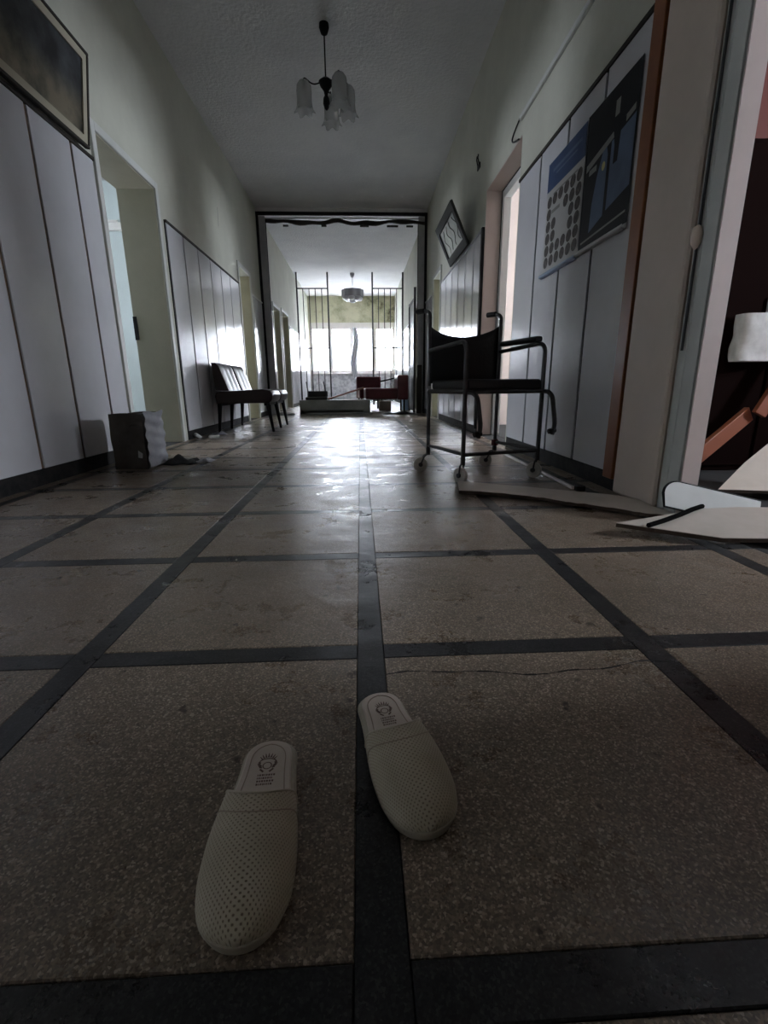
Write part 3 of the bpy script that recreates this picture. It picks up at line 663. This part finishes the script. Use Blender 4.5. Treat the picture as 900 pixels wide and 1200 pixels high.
def slipper(loc, rz, mirror, label, op_skew):
    t = thing('slipper', label, 'slipper', loc, rz, 'pair of slippers on the floor')
    mx = -1 if mirror else 1
    def P(pts): return [(mx * x, y) for x, y in pts]
    MB().prism(P(outline(0)), 0.0, .020).build('sole', M_SOLE, t, bevel=.004, seg=2, smooth=50)
    ins = MB().prism(P(outline(.004)), .020, .0245).build('insole', M_INSOLE, t, bevel=.0015, seg=1)
    rim = MB().tube([(x, y, .0247) for x, y in P(outline(.0115))], .0007, 5, closed=True); rim.build('stitch_line', M_RIM, ins)
    # crest printed on the insole: crown, ring with laurel, block of small lettering too worn to read
    pr = MB(); zc = .0250
    cy = .5 * SL - .047
    def flat(poly): pr.add([(x, y, zc) for x, y in poly], [tuple(range(len(poly)))])
    def strip(pts, w_):
        for (x0, y0), (x1, y1) in zip(pts[:-1], pts[1:]):
            d = Vector((x1 - x0, y1 - y0)); d.normalize(); nx, ny = -d.y * w_, d.x * w_
            flat([(x0 - nx, y0 - ny), (x1 - nx, y1 - ny), (x1 + nx, y1 + ny), (x0 + nx, y0 + ny)])
    for k in range(7):
        a = math.radians(150 - k * 20); bx, by = .0085 * math.cos(a), cy + .0045 + .006 * math.sin(a)
        tx, ty = .013 * math.cos(a), cy + .0065 + .0115 * math.sin(a); px = .0013
        flat([(bx - px, by), (bx + px, by), (tx + .0004, ty), (tx - .0004, ty)])
    strip([(.0105 * math.cos(math.radians(a)), cy + .003 + .0055 * math.sin(math.radians(a))) for a in range(170, 0, -15)], .0009)
    strip([(.0055 * math.cos(math.radians(a)), cy - .0035 + .0055 * math.sin(math.radians(a))) for a in range(0, 361, 24)], .0007)
    for s in (-1, 1):
        strip([(s * (.0095 + .0018 * math.sin(k * 1.1)), cy + .003 - k * .0021) for k in range(6)], .0019)
        strip([(s * (.0085 - k * .0016), cy - .009 - k * .0016) for k in range(4)], .0013)
    for row in range(4):
        y = cy - .0205 - row * .0048; x = -.010
        rnd = random.Random(row + 3)
        while x < .0095:
            w_ = rnd.choice((.0012, .0018, .0024)); flat([(x, y), (x + w_, y), (x + w_, y + .0030), (x, y + .0030)]); x += w_ + .0009
    pr.build('crest_print', M_PRINT, ins)
    # upper: arched vamp from the opening to the toe
    NU, NA = 34, 28; s0 = .40
    vs = []; uvs = []
    for i in range(NU + 1):
        q = i / NU
        for j in range(NA + 1):
            a = math.pi * j / NA; ca, sa = math.cos(a), math.sin(a)
            st = s0 + op_skew * ca * .5 + (.105 * sa ** 1.5 - .02)
            s = st + (1.004 - st) * (1 - (1 - q) ** 1.6)
            side = 1 if ca > 0 else -1
            s_ = min(s, .9995)
            hwd = sole_half(s_, side) + .0025 * min(1, (1.004 - s) * 30)
            k = (s - s0) / (1 - s0)
            hgt = .045 - .004 * k - .024 * max(0, k) ** 2.2
            if k > .8: hgt *= math.sqrt(max(.0, 1 - ((k - .8) / .2) ** 2 * .55))
            x = mx * (abs(ca) ** .8) * side * hwd; z = .010 + hgt * (sa ** .62) if sa > 0 else .010
            if k > .93: pass
            y = -(s - .5) * SL
            vs.append((x, y, z))
            uvs.append((hwd * (a - math.pi / 2) * 1.15, (s - .5) * SL))
    fs = [(i * (NA + 1) + j, (i + 1) * (NA + 1) + j, (i + 1) * (NA + 1) + j + 1, i * (NA + 1) + j + 1) for i in range(NU) for j in range(NA)]
    base = NU * (NA + 1)
    fs.append(tuple(base + j for j in range(NA + 1)))
    me = MB().add(vs, fs).mesh('upper', M_UPPER, 60)
    ul = me.uv_layers.new(name='UVMap')
    for lp in me.loops: ul.data[lp.index].uv = uvs[lp.vertex_index]
    up = link('upper', me, t); md = up.modifiers.new('thick', 'SOLIDIFY'); md.thickness = .0022; md.offset = -1
    # folded hem and the crease behind it
    def arc(i, lift):
        return [(v[0] * (1 + lift * 8), v[1], v[2] + lift) for v in vs[i * (NA + 1):(i + 1) * (NA + 1)]]
    MB().tube(arc(0, .0), .0014, 6).build('hem_edge', M_HEM, up, smooth=60)
    MB().tube(arc(4, .0001), .0008, 5).build('hem_seam', M_RIM, up, smooth=60)
    # welt between upper and sole
    MB().tube([(x * 1.012, y * 1.006, .013) for x, y in P(outline(0))], .0022, 6, closed=True).build('welt', M_SOLE, t, smooth=60)
slipper((-.128, .441, 0), math.radians(2.5), True, 'cream perforated slipper standing left of the dark strip, nearer the camera', -.03)
slipper((.043, .541, 0), math.radians(13), False, 'cream perforated slipper standing on the dark centre strip, its heel print half hidden', -.03)

# ---------------------------------------------------------------- pictures and posters
def hung_picture(name, label, side, ya, yb, zb, ht, out_b, out_t, mats, border, depth=.03):
    """framed picture on a side wall leaning out at the top"""
    X = XL if side < 0 else XR; d = 1 if side < 0 else -1
    t = thing(name, label, 'picture', (X, (ya + yb) / 2, zb))
    ang = math.atan2(out_t - out_b, ht); L_ = math.hypot(out_t - out_b, ht); w_ = yb - ya
    # local: p = along wall (y), q = up the picture, n = out of the wall
    eq = Vector((d * math.sin(ang), 0, math.cos(ang))); en = Vector((d * math.cos(ang), 0, -math.sin(ang))); ep = Vector((0, 1, 0))
    o0 = Vector((d * out_b, 0, 0))
    def bx(p0, p1, q0, q1, n0, n1):
        mb = MB().box(p0, p1, q0, q1, n0, n1); mb.v = [tuple(o0 + ep * v[0] + eq * v[1] + en * v[2]) for v in mb.v]; return mb
    f1, f2, m3 = mats; b1, b2 = border
    for a in ((-w_ / 2, w_ / 2, 0, b1), (-w_ / 2, w_ / 2, L_ - b1, L_), (-w_ / 2, -w_ / 2 + b1, b1, L_ - b1), (w_ / 2 - b1, w_ / 2, b1, L_ - b1)):
        bx(*a, 0, depth).build('frame_bar', f1, t, bevel=.004)
    if b2:
        for a in ((-w_ / 2 + b1, w_ / 2 - b1, b1, b1 + b2), (-w_ / 2 + b1, w_ / 2 - b1, L_ - b1 - b2, L_ - b1), (-w_ / 2 + b1, -w_ / 2 + b1 + b2, b1 + b2, L_ - b1 - b2), (w_ / 2 - b1 - b2, w_ / 2 - b1, b1 + b2, L_ - b1 - b2)):
            bx(*a, 0, depth * .8).build('mat_bar', f2, t)
    B = b1 + b2
    bx(-w_ / 2 + B, w_ / 2 - B, B, L_ - B, 0, depth * .5).build('picture_face', m3, t)
    return t
def mat_landscape():
    m = bpy.data.materials.new('faded_landscape'); m.use_nodes = True; N = m.node_tree.nodes; L = m.node_tree.links
    b = N['Principled BSDF']; b.inputs['Roughness'].default_value = 0.3
    t = N.new('ShaderNodeTexCoord'); n = N.new('ShaderNodeTexNoise'); n.inputs['Scale'].default_value = 4.5; n.inputs['Detail'].default_value = 7; n.inputs['Roughness'].default_value = .6
    L.new(t.outputs['Object'], n.inputs['Vector']); s = N.new('ShaderNodeSeparateXYZ'); L.new(t.outputs['Object'], s.inputs[0])
    r = N.new('ShaderNodeValToRGB'); e = r.color_ramp.elements; e[0].position = .42; e[0].color = (.010, .010, .012, 1); e[1].position = .75; e[1].color = (.11, .12, .13, 1)
    L.new(n.outputs['Fac'], r.inputs['Fac'])
    r2 = N.new('ShaderNodeValToRGB'); e = r2.color_ramp.elements; e[0].position = .38; e[0].color = (.02, .022, .018, 1); e[1].position = .62; e[1].color = (.20, .17, .12, 1)
    L.new(n.outputs['Fac'], r2.inputs['Fac'])
    mr = N.new('ShaderNodeMapRange'); mr.inputs['From Min'].default_value = .16; mr.inputs['From Max'].default_value = .28; L.new(s.outputs['Z'], mr.inputs['Value'])
    mx = N.new('ShaderNodeMix'); mx.data_type = 'RGBA'; L.new(mr.outputs['Result'], mx.inputs[0]); L.new(r2.outputs['Color'], mx.inputs[6]); L.new(r.outputs['Color'], mx.inputs[7])
    L.new(mx.outputs[2], b.inputs['Base Color']); return m
hung_picture('framed_picture', 'dark landscape picture in a cream mat leaning off the left wall', -1, 2.55, 3.55, 1.962, .50, .03, .10, (M_FRAME, M_MAT, mat_landscape()), (.018, .04))
M_GLASSP = mat('pale_print_under_glass', (0.50, 0.52, 0.52), 0.06, c2=(0.36, 0.39, 0.39), scale=5, coord='obj')
fp = hung_picture('framed_picture', 'pale glazed picture in a grey frame tilting off the right wall near the portal', 1, 5.53, 6.53, 1.962, .415, .03, .228, (M_GFRAME, M_GFRAME, M_GLASSP), (.085, .0))

ang_ = math.atan2(.228 - .03, .415)
def facept(p, q): return Vector((-.03 - math.sin(ang_) * q - math.cos(ang_) * .0165, p, math.cos(ang_) * q - math.sin(ang_) * .0165))
for c_ in range(4):
    pts_ = [facept(-.34 + c_ * .2 + .05 * math.sin(k * .9 + c_), .11 + k * .027) for k in range(10)]
    MB().tube(pts_, .004, 4).build('drawn_line', M_GFRAME, fp)
M_PBLK = mat('poster_black', (.007, .007, .009), .6, spec=.15); M_PBLUE = mat('poster_blue', (.035, .065, .15), .5, spec=.2, c2=(.03, .055, .12), scale=9)
M_PSKY = mat('poster_sky', (.10, .14, .22), .5, spec=.2, c2=(.07, .10, .17), scale=7); M_PPAP = mat('poster_paper', (.42, .41, .40), .4)
M_PYEL = mat('poster_yellow', (.45, .38, .12), .4); M_PDRK = mat('poster_portrait', (.02, .019, .019), .5, spec=.2, c2=(.12, .10, .09), scale=45); M_PGRY = mat('poster_grey', (.17, .165, .15), .4)
M_PFOOT = mat('poster_footer', (.22, .28, .40), .3)
def poster(name, label, ya, yb, z0, z1):
    # ya is the edge nearer the camera, yb the farther one (left edge as seen from the corridor)
    t = thing(name, label, 'poster', (XR - .0165, yb, z0)); w_ = yb - ya; h_ = z1 - z0
    def sheet(u, v): return (-.004, -u * w_, v * h_)
    o = MB().grid(sheet, 6, 14).build('sheet', M_PPAP, t, smooth=60)
    MB().grid(lambda u, v: (-.005 - .022 * math.sin(v * 2.2), -u * w_, .004 + .02 * (1 - math.cos(v * 2.2)) - .012 * v), 6, 6).build('curled_hem', M_PFOOT if ya > 2.5 else M_PPAP, t, smooth=60)
    def px(u, v, lift): s_ = sheet(u, v); return (s_[0] - lift, s_[1], s_[2])
    def piece(nm, polys, m, lift=.0008):
        mb = MB()
        for poly in polys: mb.add([px(u, v, lift) for u, v in poly], [tuple(range(len(poly)))])
        return mb.build(nm, m, o)
    return t, o, piece
def rect(u0, v0, u1, v1): return [(u0, v0), (u1, v0), (u1, v1), (u0, v1)]
def oval(cu, cv, ru, rv, n=12): return [(cu + ru * math.cos(2 * math.pi * k / n), cv + rv * math.sin(2 * math.pi * k / n)) for k in range(n)]
t, o, piece = poster('wall_poster', 'blue headed poster of many small portraits on the right panels', 2.81, 3.33, 1.165, 1.815)
piece('printed_header', [rect(0, .76, 1, 1)], M_PBLUE)
piece('printed_header_line', [rect(.25, .86, .8, .875), rect(.15, .90, .9, .925)], M_PSKY, .0012)
piece('printed_footer', [rect(0, 0, 1, .055)], M_PFOOT)
piece('printed_portraits', [oval(.10 + c * .16, .135 + r_ * .105, .070, .050) for r_ in range(6) for c in range(6) if not (c in (2, 3) and r_ in (2, 3)) and not (r_ == 4 and c in (1, 2))], M_PDRK)
piece('printed_caption', [rect(.2, .70, .85, .715), rect(.18, .545, .42, .575)], M_PGRY)
t, o, piece = poster('wall_poster', 'black poster with blue arched shapes and a yellow spot on the right panels', 2.31, 2.80, 1.17, 1.82)
piece('printed_ground', [rect(0, .045, 1, 1)], M_PBLK)
piece('printed_arch', [[(.22, .14), (.50, .20), (.50, .60), (.46, .68), (.40, .66), (.30, .50), (.24, .34)]], M_PSKY, .0012)
piece('printed_arch', [[(.56, .22), (.97, .28), (.97, .70), (.56, .66)]], M_PSKY, .0012)
piece('printed_tower', [[(.62, .50), (.70, .50), (.72, .68), (.80, .70), (.80, .74), (.58, .72), (.62, .62)]], M_PBLK, .0016)
piece('printed_spot', [oval(.43, .545, .035, .03)], M_PYEL, .0018)
piece('printed_band', [[(.05, .60), (.95, .72), (.95, .76), (.05, .65)], rect(.58, .80, .66, .90), rect(.12, .56, .28, .60)], M_PGRY, .0014)
piece('printed_bottom_line', [[(.05, .085), (.95, .12), (.95, .135), (.05, .10)]], M_PGRY, .0014)

# ---------------------------------------------------------------- conduit, loose hook cable, broken wall fitting
mb = MB().box(XR - .022, XR, -1.0, 4.02, 2.368, 2.400)
cd = tag(mb.build('wall_conduit', M_CASE, bevel=.006), 'long pale cable conduit along the right wall above the posters', 'conduit')
mb = MB().tube([(XR - .016, 4.02 + .17 * math.sin(k / 12 * math.pi) , 2.385 - .13 * k / 12 ) for k in range(13)], .006)
tag(mb.build('loose_cable', M_BLACK, smooth=40), 'short black cable curling out of the conduit end above the right alcove', 'cable')
t = thing('broken_wall_fitting', 'small broken black fitting high on the right wall past the alcove', 'fitting', (XR, 5.34, 2.60))
MB().box(-.012, 0, -.05, .05, -.03, .02).build('base_plate', M_BLACK, t, bevel=.004)
for y_ in (-.03, .02): MB().tube([(-.01, y_, .0), (-.03, y_ - .02, .05), (-.02, y_ + .01, .09)], .006, 6).build('wire_stub', M_BLACK, t)
t = thing('wall_crack', 'thin dark crack running down the left wall above the panels', 'crack', (XL + .001, 6.7, 2.45)); 
MB().add([(0, 0, 0), (0, .012, .0), (0, .03, .22), (0, .02, .22)], [(0, 1, 2, 3)]).build('crack_line', M_CRACK, t)

# ---------------------------------------------------------------- cardboard box with plastic film, cloth, litter
t = thing('cardboard_box', 'dirty cardboard box wrapped in shiny film at the left doorway', 'box', (-1.47, 3.20, 0), math.radians(-4))
def bxf(u, v):
    P4 = [(-.105, -.12), (.105, -.12), (.105, .12), (-.105, .12)]
    k = u * 4; i = int(min(3, math.floor(k))); f = k - i; a, b = P4[i], P4[(i + 1) % 4]
    return (a[0] + (b[0] - a[0]) * f + .003 * math.sin(v * 9 + u * 30), a[1] + (b[1] - a[1]) * f + .003 * math.sin(v * 7 + u * 21), v * (.345 + .008 * math.sin(u * 13)))
MB().grid(bxf, 32, 8).build('carton', M_CARD, t)
MB().add([(-.105, -.12, .335), (.0, -.118, .345), (.0, .12, .35), (-.105, .12, .34)], [(0, 1, 2, 3)]).build('flap', M_CARD, t)
MB().add([(.105, -.12, .345), (.002, -.118, .34), (.002, .12, .345), (.105, .12, .345)], [(0, 1, 2, 3)]).build('flap', M_CARD, t)
def film(u, v):
    x = .122 + .005 * math.sin(v * 30 + 4 * u) + .003 * math.sin(u * 9 - v * 13); return (x, -.118 + u * .24, .012 + v * (.345 + .006 * math.sin(u * 8)))
MB().grid(film, 18, 24).build('plastic_film', M_PLAST, t, smooth=70)
def film2(u, v): return (.02 + u * .09, -.125 - .004 * math.sin(u * 9 + v * 8), .27 + v * .075 * (u))
MB().grid(film2, 8, 8).build('torn_film', M_CARD, t, smooth=70)
MB().add([(.055, -.126, .075), (.082, -.127, .07), (.088, -.127, .10), (.060, -.126, .12)], [(0, 1, 2, 3)]).build('paper_scrap', M_PAPER, t)
def crumple(name, label, cat, loc, sx_, sy_, hz, m, seed, rz=0.0, n=14):
    rnd = random.Random(seed); ph = [rnd.uniform(0, 6.28) for _ in range(8)]
    def f(u, v):
        x = (u - .5) * 2; y = (v - .5) * 2; rr = math.hypot(x, y)
        e = max(0, 1 - max(abs(x), abs(y)) ** 3)
        z = hz * e * (.45 + .55 * abs(math.sin(3.1 * x + ph[0]) * math.cos(2.7 * y + ph[1]))) * (0.5 + .5 * math.sin(2 * x + ph[2]) ** 2)
        return (x * sx_ * (1 + .18 * math.sin(4 * y + ph[3])), y * sy_ * (1 + .22 * math.sin(5 * x + ph[4])), .002 + z)
    o = MB().grid(f, n, n).build(name, m, smooth=35); md = o.modifiers.new('thick', 'SOLIDIFY'); md.thickness = .002; md.offset = 1
    o.location = loc; o.rotation_euler = (0, 0, rz); return tag(o, label, cat)
crumple('black_cloth', 'crumpled black rag on the floor beside the cardboard box', 'cloth', (-1.245, 3.30, 0), .095, .085, .075, M_CLOTH, 3, .2)
crumple('crumpled_wrapper', 'pale crumpled wrapper lying on the floor past the black rag', 'litter', (-1.095, 3.36, 0), .05, .05, .035, M_PLAST, 5)
t = tag(MB().box(-.055, .055, -.022, .022, 0, .035).build('foam_block', M_PAPER, bevel=.01), 'small white foam piece on the floor in front of the bench', 'litter'); t.location = (-1.50, 4.93, 0); t.rotation_euler = (0, 0, .3)
t = tag(MB().box(-.05, .05, -.02, .02, 0, .04).build('paper_wad', M_PAPER, bevel=.014), 'whitish paper wad leaning on the plinth beside the left door casing', 'litter'); t.location = (-1.69, 4.98, .004); t.rotation_euler = (.2, .5, 1.2)
crumple('foil_wrapper', 'shiny crumpled foil on the floor under the waiting bench', 'litter', (-1.57, 5.33, 0), .07, .05, .045, M_PLAST, 9)

# ---------------------------------------------------------------- broken boards on the floor, right
def board(name, label, poly, th, M, edge=M_EDGE, face=M_BOARD):
    n = len(poly); t = thing(name, label, 'board', tuple(M.translation))
    R3 = M.to_3x3().to_4x4()
    MB().prism(poly, 0, th - .002, R3).build('board_core', edge, t)
    MB().prism(poly, th - .002, th, R3).build('laminate_face', face, t); return t
rnd = random.Random(5)
front = [(.455, 2.165), (.60, 2.115), (.72, 2.045), (.80, 1.985), (.86, 1.915), (.92, 1.865), (.985, 1.80), (1.045, 1.755), (1.09, 1.70), (1.13, 1.685), (1.175, 1.655)]
fr = []
for (a, b) in zip(front[:-1], front[1:]):
    for k in range(3): fr.append((a[0] + (b[0] - a[0]) * k / 3 + rnd.uniform(-.006, .006), a[1] + (b[1] - a[1]) * k / 3 + rnd.uniform(-.008, .008)))
polyA = fr + [(1.19, 1.66), (1.225 - .05, 1.80), (1.185, 1.93), (1.155, 1.975), (1.10, 2.03), (.80, 2.22), (.495, 2.40)]
board('broken_board', 'long cream board with a splintered front edge under the wheeled chair', polyA, .016, Matrix.Translation((0, 0, .006)))
polyB = [(.865, 1.515), (1.135, 1.368), (1.32, 1.345), (1.56, 1.42), (1.62, 1.56), (1.36, 1.60), (1.22, 1.60), (1.10, 1.57), (1.0, 1.545)]
polyB = [(x - 1.3, y - 1.345) for x, y in polyB]
MBd = Matrix.Translation((1.3, 1.345, .014)) @ Matrix.Rotation(math.radians(-1.4), 4, 'Y') @ Matrix.Rotation(math.radians(8), 4, 'X')
tb = board('broken_board', 'pointed cream board lying across the near right doorway, in front of another', polyB, .016, MBd)
mb = MB().tube([MBd @ Vector((x - 1.3, y - 1.345, .026)) for x, y in ((.945, 1.462), (1.02, 1.495), (1.10, 1.535), (1.17, 1.575), (1.225, 1.60))], .0085, 6)
tag(mb.build('edging_strip', M_RUBBER, smooth=40), 'black rubber edging strip curling over the pointed cream board', 'strip')
# white rounded-end board slumped in front of the jamb
P0 = Vector((1.107, 1.640, .068)); ex = (Vector((1.47, 1.645, -.02)) - P0).normalized(); ez = (Vector((1.125, 1.672, .156)) - P0); ez = (ez - ex * ez.dot(ex)).normalized(); ey = ez.cross(ex)
pc = []
for k in range(9):
    a = math.pi / 2 + k * math.pi / 16; pc.append((.055 + .055 * math.cos(a), .048 + .05 * math.sin(a)))
pc = [(.40, .098)] + pc + [(0.01, 0), (.22, 0), (.40, .05)]
R3 = Matrix((ex, ez, -ey)).transposed().to_4x4()
tc = thing('slumped_board', 'white rounded-corner board with black edging slumped at the near right door jamb', 'board', tuple(P0))
MB().prism(pc, -.018, 0, R3).build('board_body', M_CASE, tc)
MB().tube([R3 @ Vector((x, y, -.006)) for x, y in pc[:-1]], .006, 6).build('edging', M_BLACK, tc, smooth=40)
tb2 = board('broken_board', 'cream board corner propped up at the right edge inside the near doorway', [(-.25, 0), (.35, -.05), (.35, .45), (.0, .2)], .016, Matrix.Translation((1.80, 1.95, .04)) @ Matrix.Rotation(math.radians(25), 4, 'X'))
o = MB().box(-.05, .05, -.04, .04, 0, .105).build('wooden_block', M_DWOOD, bevel=.004); o.location = (1.92, 2.15, -.004); tag(o, 'dark wooden block under the propped cream board inside the near doorway', 'block')
# fallen baseboard moulding
mb = MB().box(-.012, .012, -.64, .60, 0, .012)
o = mb.build('fallen_moulding', M_WHITE, bevel=.003); o.location = (1.055, 2.88, 0); o.rotation_euler = (0, 0, math.radians(-1.0)); tag(o, 'pale narrow moulding strip lying along the foot of the right panels', 'moulding')
o = MB().box(-.022, .022, -.018, .018, 0, .028).build('black_stopper', M_BLACK, bevel=.005); o.location = (1.055, 2.20, .0); tag(o, 'small black rubber stopper at the end of the pale moulding', 'stopper')

# ---------------------------------------------------------------- inside the near right room
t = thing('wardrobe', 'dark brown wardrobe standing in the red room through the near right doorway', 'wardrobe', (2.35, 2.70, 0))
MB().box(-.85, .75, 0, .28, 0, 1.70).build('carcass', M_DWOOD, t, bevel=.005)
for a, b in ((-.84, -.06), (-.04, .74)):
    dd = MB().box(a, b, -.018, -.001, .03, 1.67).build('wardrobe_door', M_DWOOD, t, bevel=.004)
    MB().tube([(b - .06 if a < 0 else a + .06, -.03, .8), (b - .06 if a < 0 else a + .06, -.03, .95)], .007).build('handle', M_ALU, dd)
A, B = Vector((1.80, 2.52, .06)), Vector((2.19, 2.62, .335))
def plank(name, label, a, b, w_, th, m, cat='plank'):
    d = (b - a); L_ = d.length; q = d.to_track_quat('X', 'Z').to_matrix().to_4x4()
    o = MB().box(0, L_, -w_ / 2, w_ / 2, -th / 2, th / 2).build(name, m, bevel=.003); o.matrix_world = Matrix.Translation(a) @ q; return tag(o, label, cat)
plank('leaning_board', 'orange board leaning low in the dark room behind the near right jamb', A, B, .03, .085, M_ORBAR)
plank('leaning_board', 'steeper orange board rising at the right edge in the dark room', Vector((2.205, 2.57, .33)), Vector((2.40, 2.57, .72)), .03, .07, M_ORBAR)
def bag(u, v):
    a = u * 2 * math.pi; ca, sa = math.cos(a), math.sin(a); k = (abs(ca) ** 4 + abs(sa) ** 4) ** -.25
    w_ = 1 + .05 * math.sin(5 * a + 9 * v) * (1 - v) + .06 * math.sin(9 * v + 2 * a) * (1 - v)
    return (2.14 + .12 * k * ca * w_, 2.60 + .055 * k * sa * w_, .615 + v * .24)
o = MB().grid(bag, 26, 14).build('plastic_bag', M_PAPER, smooth=50); tag(o, 'whitish crumpled plastic bag hanging on the wardrobe in the dark room', 'bag')

# ---------------------------------------------------------------- rubble at the portal
t = thing('fallen_cabinet', 'long low grey cabinet carcass lying across the portal', 'cabinet', (-.48, 9.42, 0))
MB().box(-.68, .66, -.18, .18, .235, .26).build('top_board', M_GREYB, t, bevel=.004)
MB().box(-.68, -.66, -.18, .18, 0, .235).build('end_board', M_GREYB, t)
MB().box(.52, .66, -.18, .18, 0, .235).build('end_board', M_GREYB, t)
MB().box(-.66, .52, .15, .18, 0, .235).build('back_board', M_GREYB, t)
MB().box(-.66, .52, -.175, -.16, .07, .235).build('front_board', M_GREYB, t)
mb = MB()
mb.prism([(-.62, -.10), (.0, -.14), (.62, -.09), (.60, .06), (-.60, .08)], 0, .02, Matrix.Rotation(math.radians(3), 4, 'X'))
o = mb.build('fallen_board', M_GREYB); o.location = (-.40, 9.08, .008); tag(o, 'thin grey board lying flat in front of the fallen cabinet', 'board')
t = thing('overturned_seat', 'small black seat with two thin metal arms on top of the fallen cabinet', 'seat', (-.84, 9.44, .26))
MB().box(-.21, .20, -.12, .12, .0, .055).build('seat_pad', M_VINYL, t, bevel=.012)
MB().box(-.19, .20, .06, .12, .055, .165).build('backrest', M_VINYL, t, bevel=.012)
for x, dx in ((-.17, -.03), (.17, -.04)): MB().tube([(x, .05, .05), (x + dx * .4, .05, .2), (x + dx, .05, .34)], .012, 6).build('arm_tube', M_DSTEEL, t)
plank('loose_plank', 'red-brown plank leaning from the grey cabinet up to the red armchair', Vector((-.62, 9.34, .28)), Vector((.06, 9.60, .478)), .07, .03, M_WOOD)
def armchair(name, label, loc, rz, s=1.0):
    t = thing(name, label, 'armchair', loc, rz)
    MB().box(-.34, .30, -.27, .27, .25, .47).build('seat', M_RVINYL, t, bevel=.03, seg=3)
    MB().box(.30, .52, -.28, .28, .24, .72).build('backrest', M_RVINYL, t, bevel=.03, seg=3)
    for x in (-.28, .44):
        for y in (-.22, .22): MB().tube([(x, y, .25), (x, y, 0)], .018, 8).build('leg', M_BLACK, t)
    return t
armchair('armchair', 'dark red vinyl armchair seen side-on at the right of the portal rubble', (.42, 9.93, 0), math.radians(4))
armchair('armchair', 'second red armchair half hidden behind the side-on one', (.22, 10.9, 0), math.radians(95))
plank('loose_bar', 'thin dark bar sloping up over the dark red armchair', Vector((.42, 10.29, .60)), Vector((.95, 10.29, .72)), .03, .03, M_BLACK, 'bar')
t = tag(MB().box(-.13, .13, -.10, .10, 0, .20).build('cardboard_carton', mat('beige_carton', (.42, .36, .30), .7, coord='obj'), bevel=.006), 'small beige carton under the red armchair', 'box'); t.location = (.52, 10.45, 0)
t = tag(MB().box(-.08, .08, -.10, .10, 0, .24).build('blue_bag', mat('pale_blue_plastic', (.35, .50, .68), .4, coord='obj'), bevel=.02), 'pale blue plastic bag right of the red armchair', 'bag'); t.location = (.97, 10.5, 0)
# broken metal door leaf standing open at the right of the portal
t = thing('metal_door_leaf', 'broken dark metal glazed door leaf standing open right of the portal', 'door leaf', (1.04, 9.42, 0), math.radians(0.5))
MB().box(-.02, .02, -.02, .02, 0, 2.26).build('frame_post', M_DSTEEL, t)
MB().box(-.02, .02, .82, .86, 0, 2.10).build('frame_post', M_DSTEEL, t)
MB().box(-.015, .015, .02, .82, 2.04, 2.09).build('top_rail', M_DSTEEL, t)
MB().box(-.015, .015, .02, .82, .86, .91).build('middle_rail', M_DSTEEL, t)
MB().box(-.01, .01, .02, .82, .03, .86).build('lower_panel', M_BLACK, t)
MB().box(-.003, .003, .02, .82, .91, 2.04).build('pane', M_PANE, t)
o = MB().box(-.04, .045, -.03, .04, 0, .88).build('dark_post', M_FRAME, bevel=.006); o.location = (1.098, 9.125, 0); tag(o, 'dark broken wooden upright standing against the right portal post', 'post')
crumple('rubble_sheet', 'dark crumpled sheeting on the floor at the right foot of the portal', 'litter', (.70, 8.98, 0), .27, .15, .06, M_CLOTH, 21)
crumple('rubble_scrap', 'dark scrap of rubble on the floor at the left foot of the portal', 'litter', (-1.40, 9.0, 0), .16, .10, .06, M_GREYB, 23)
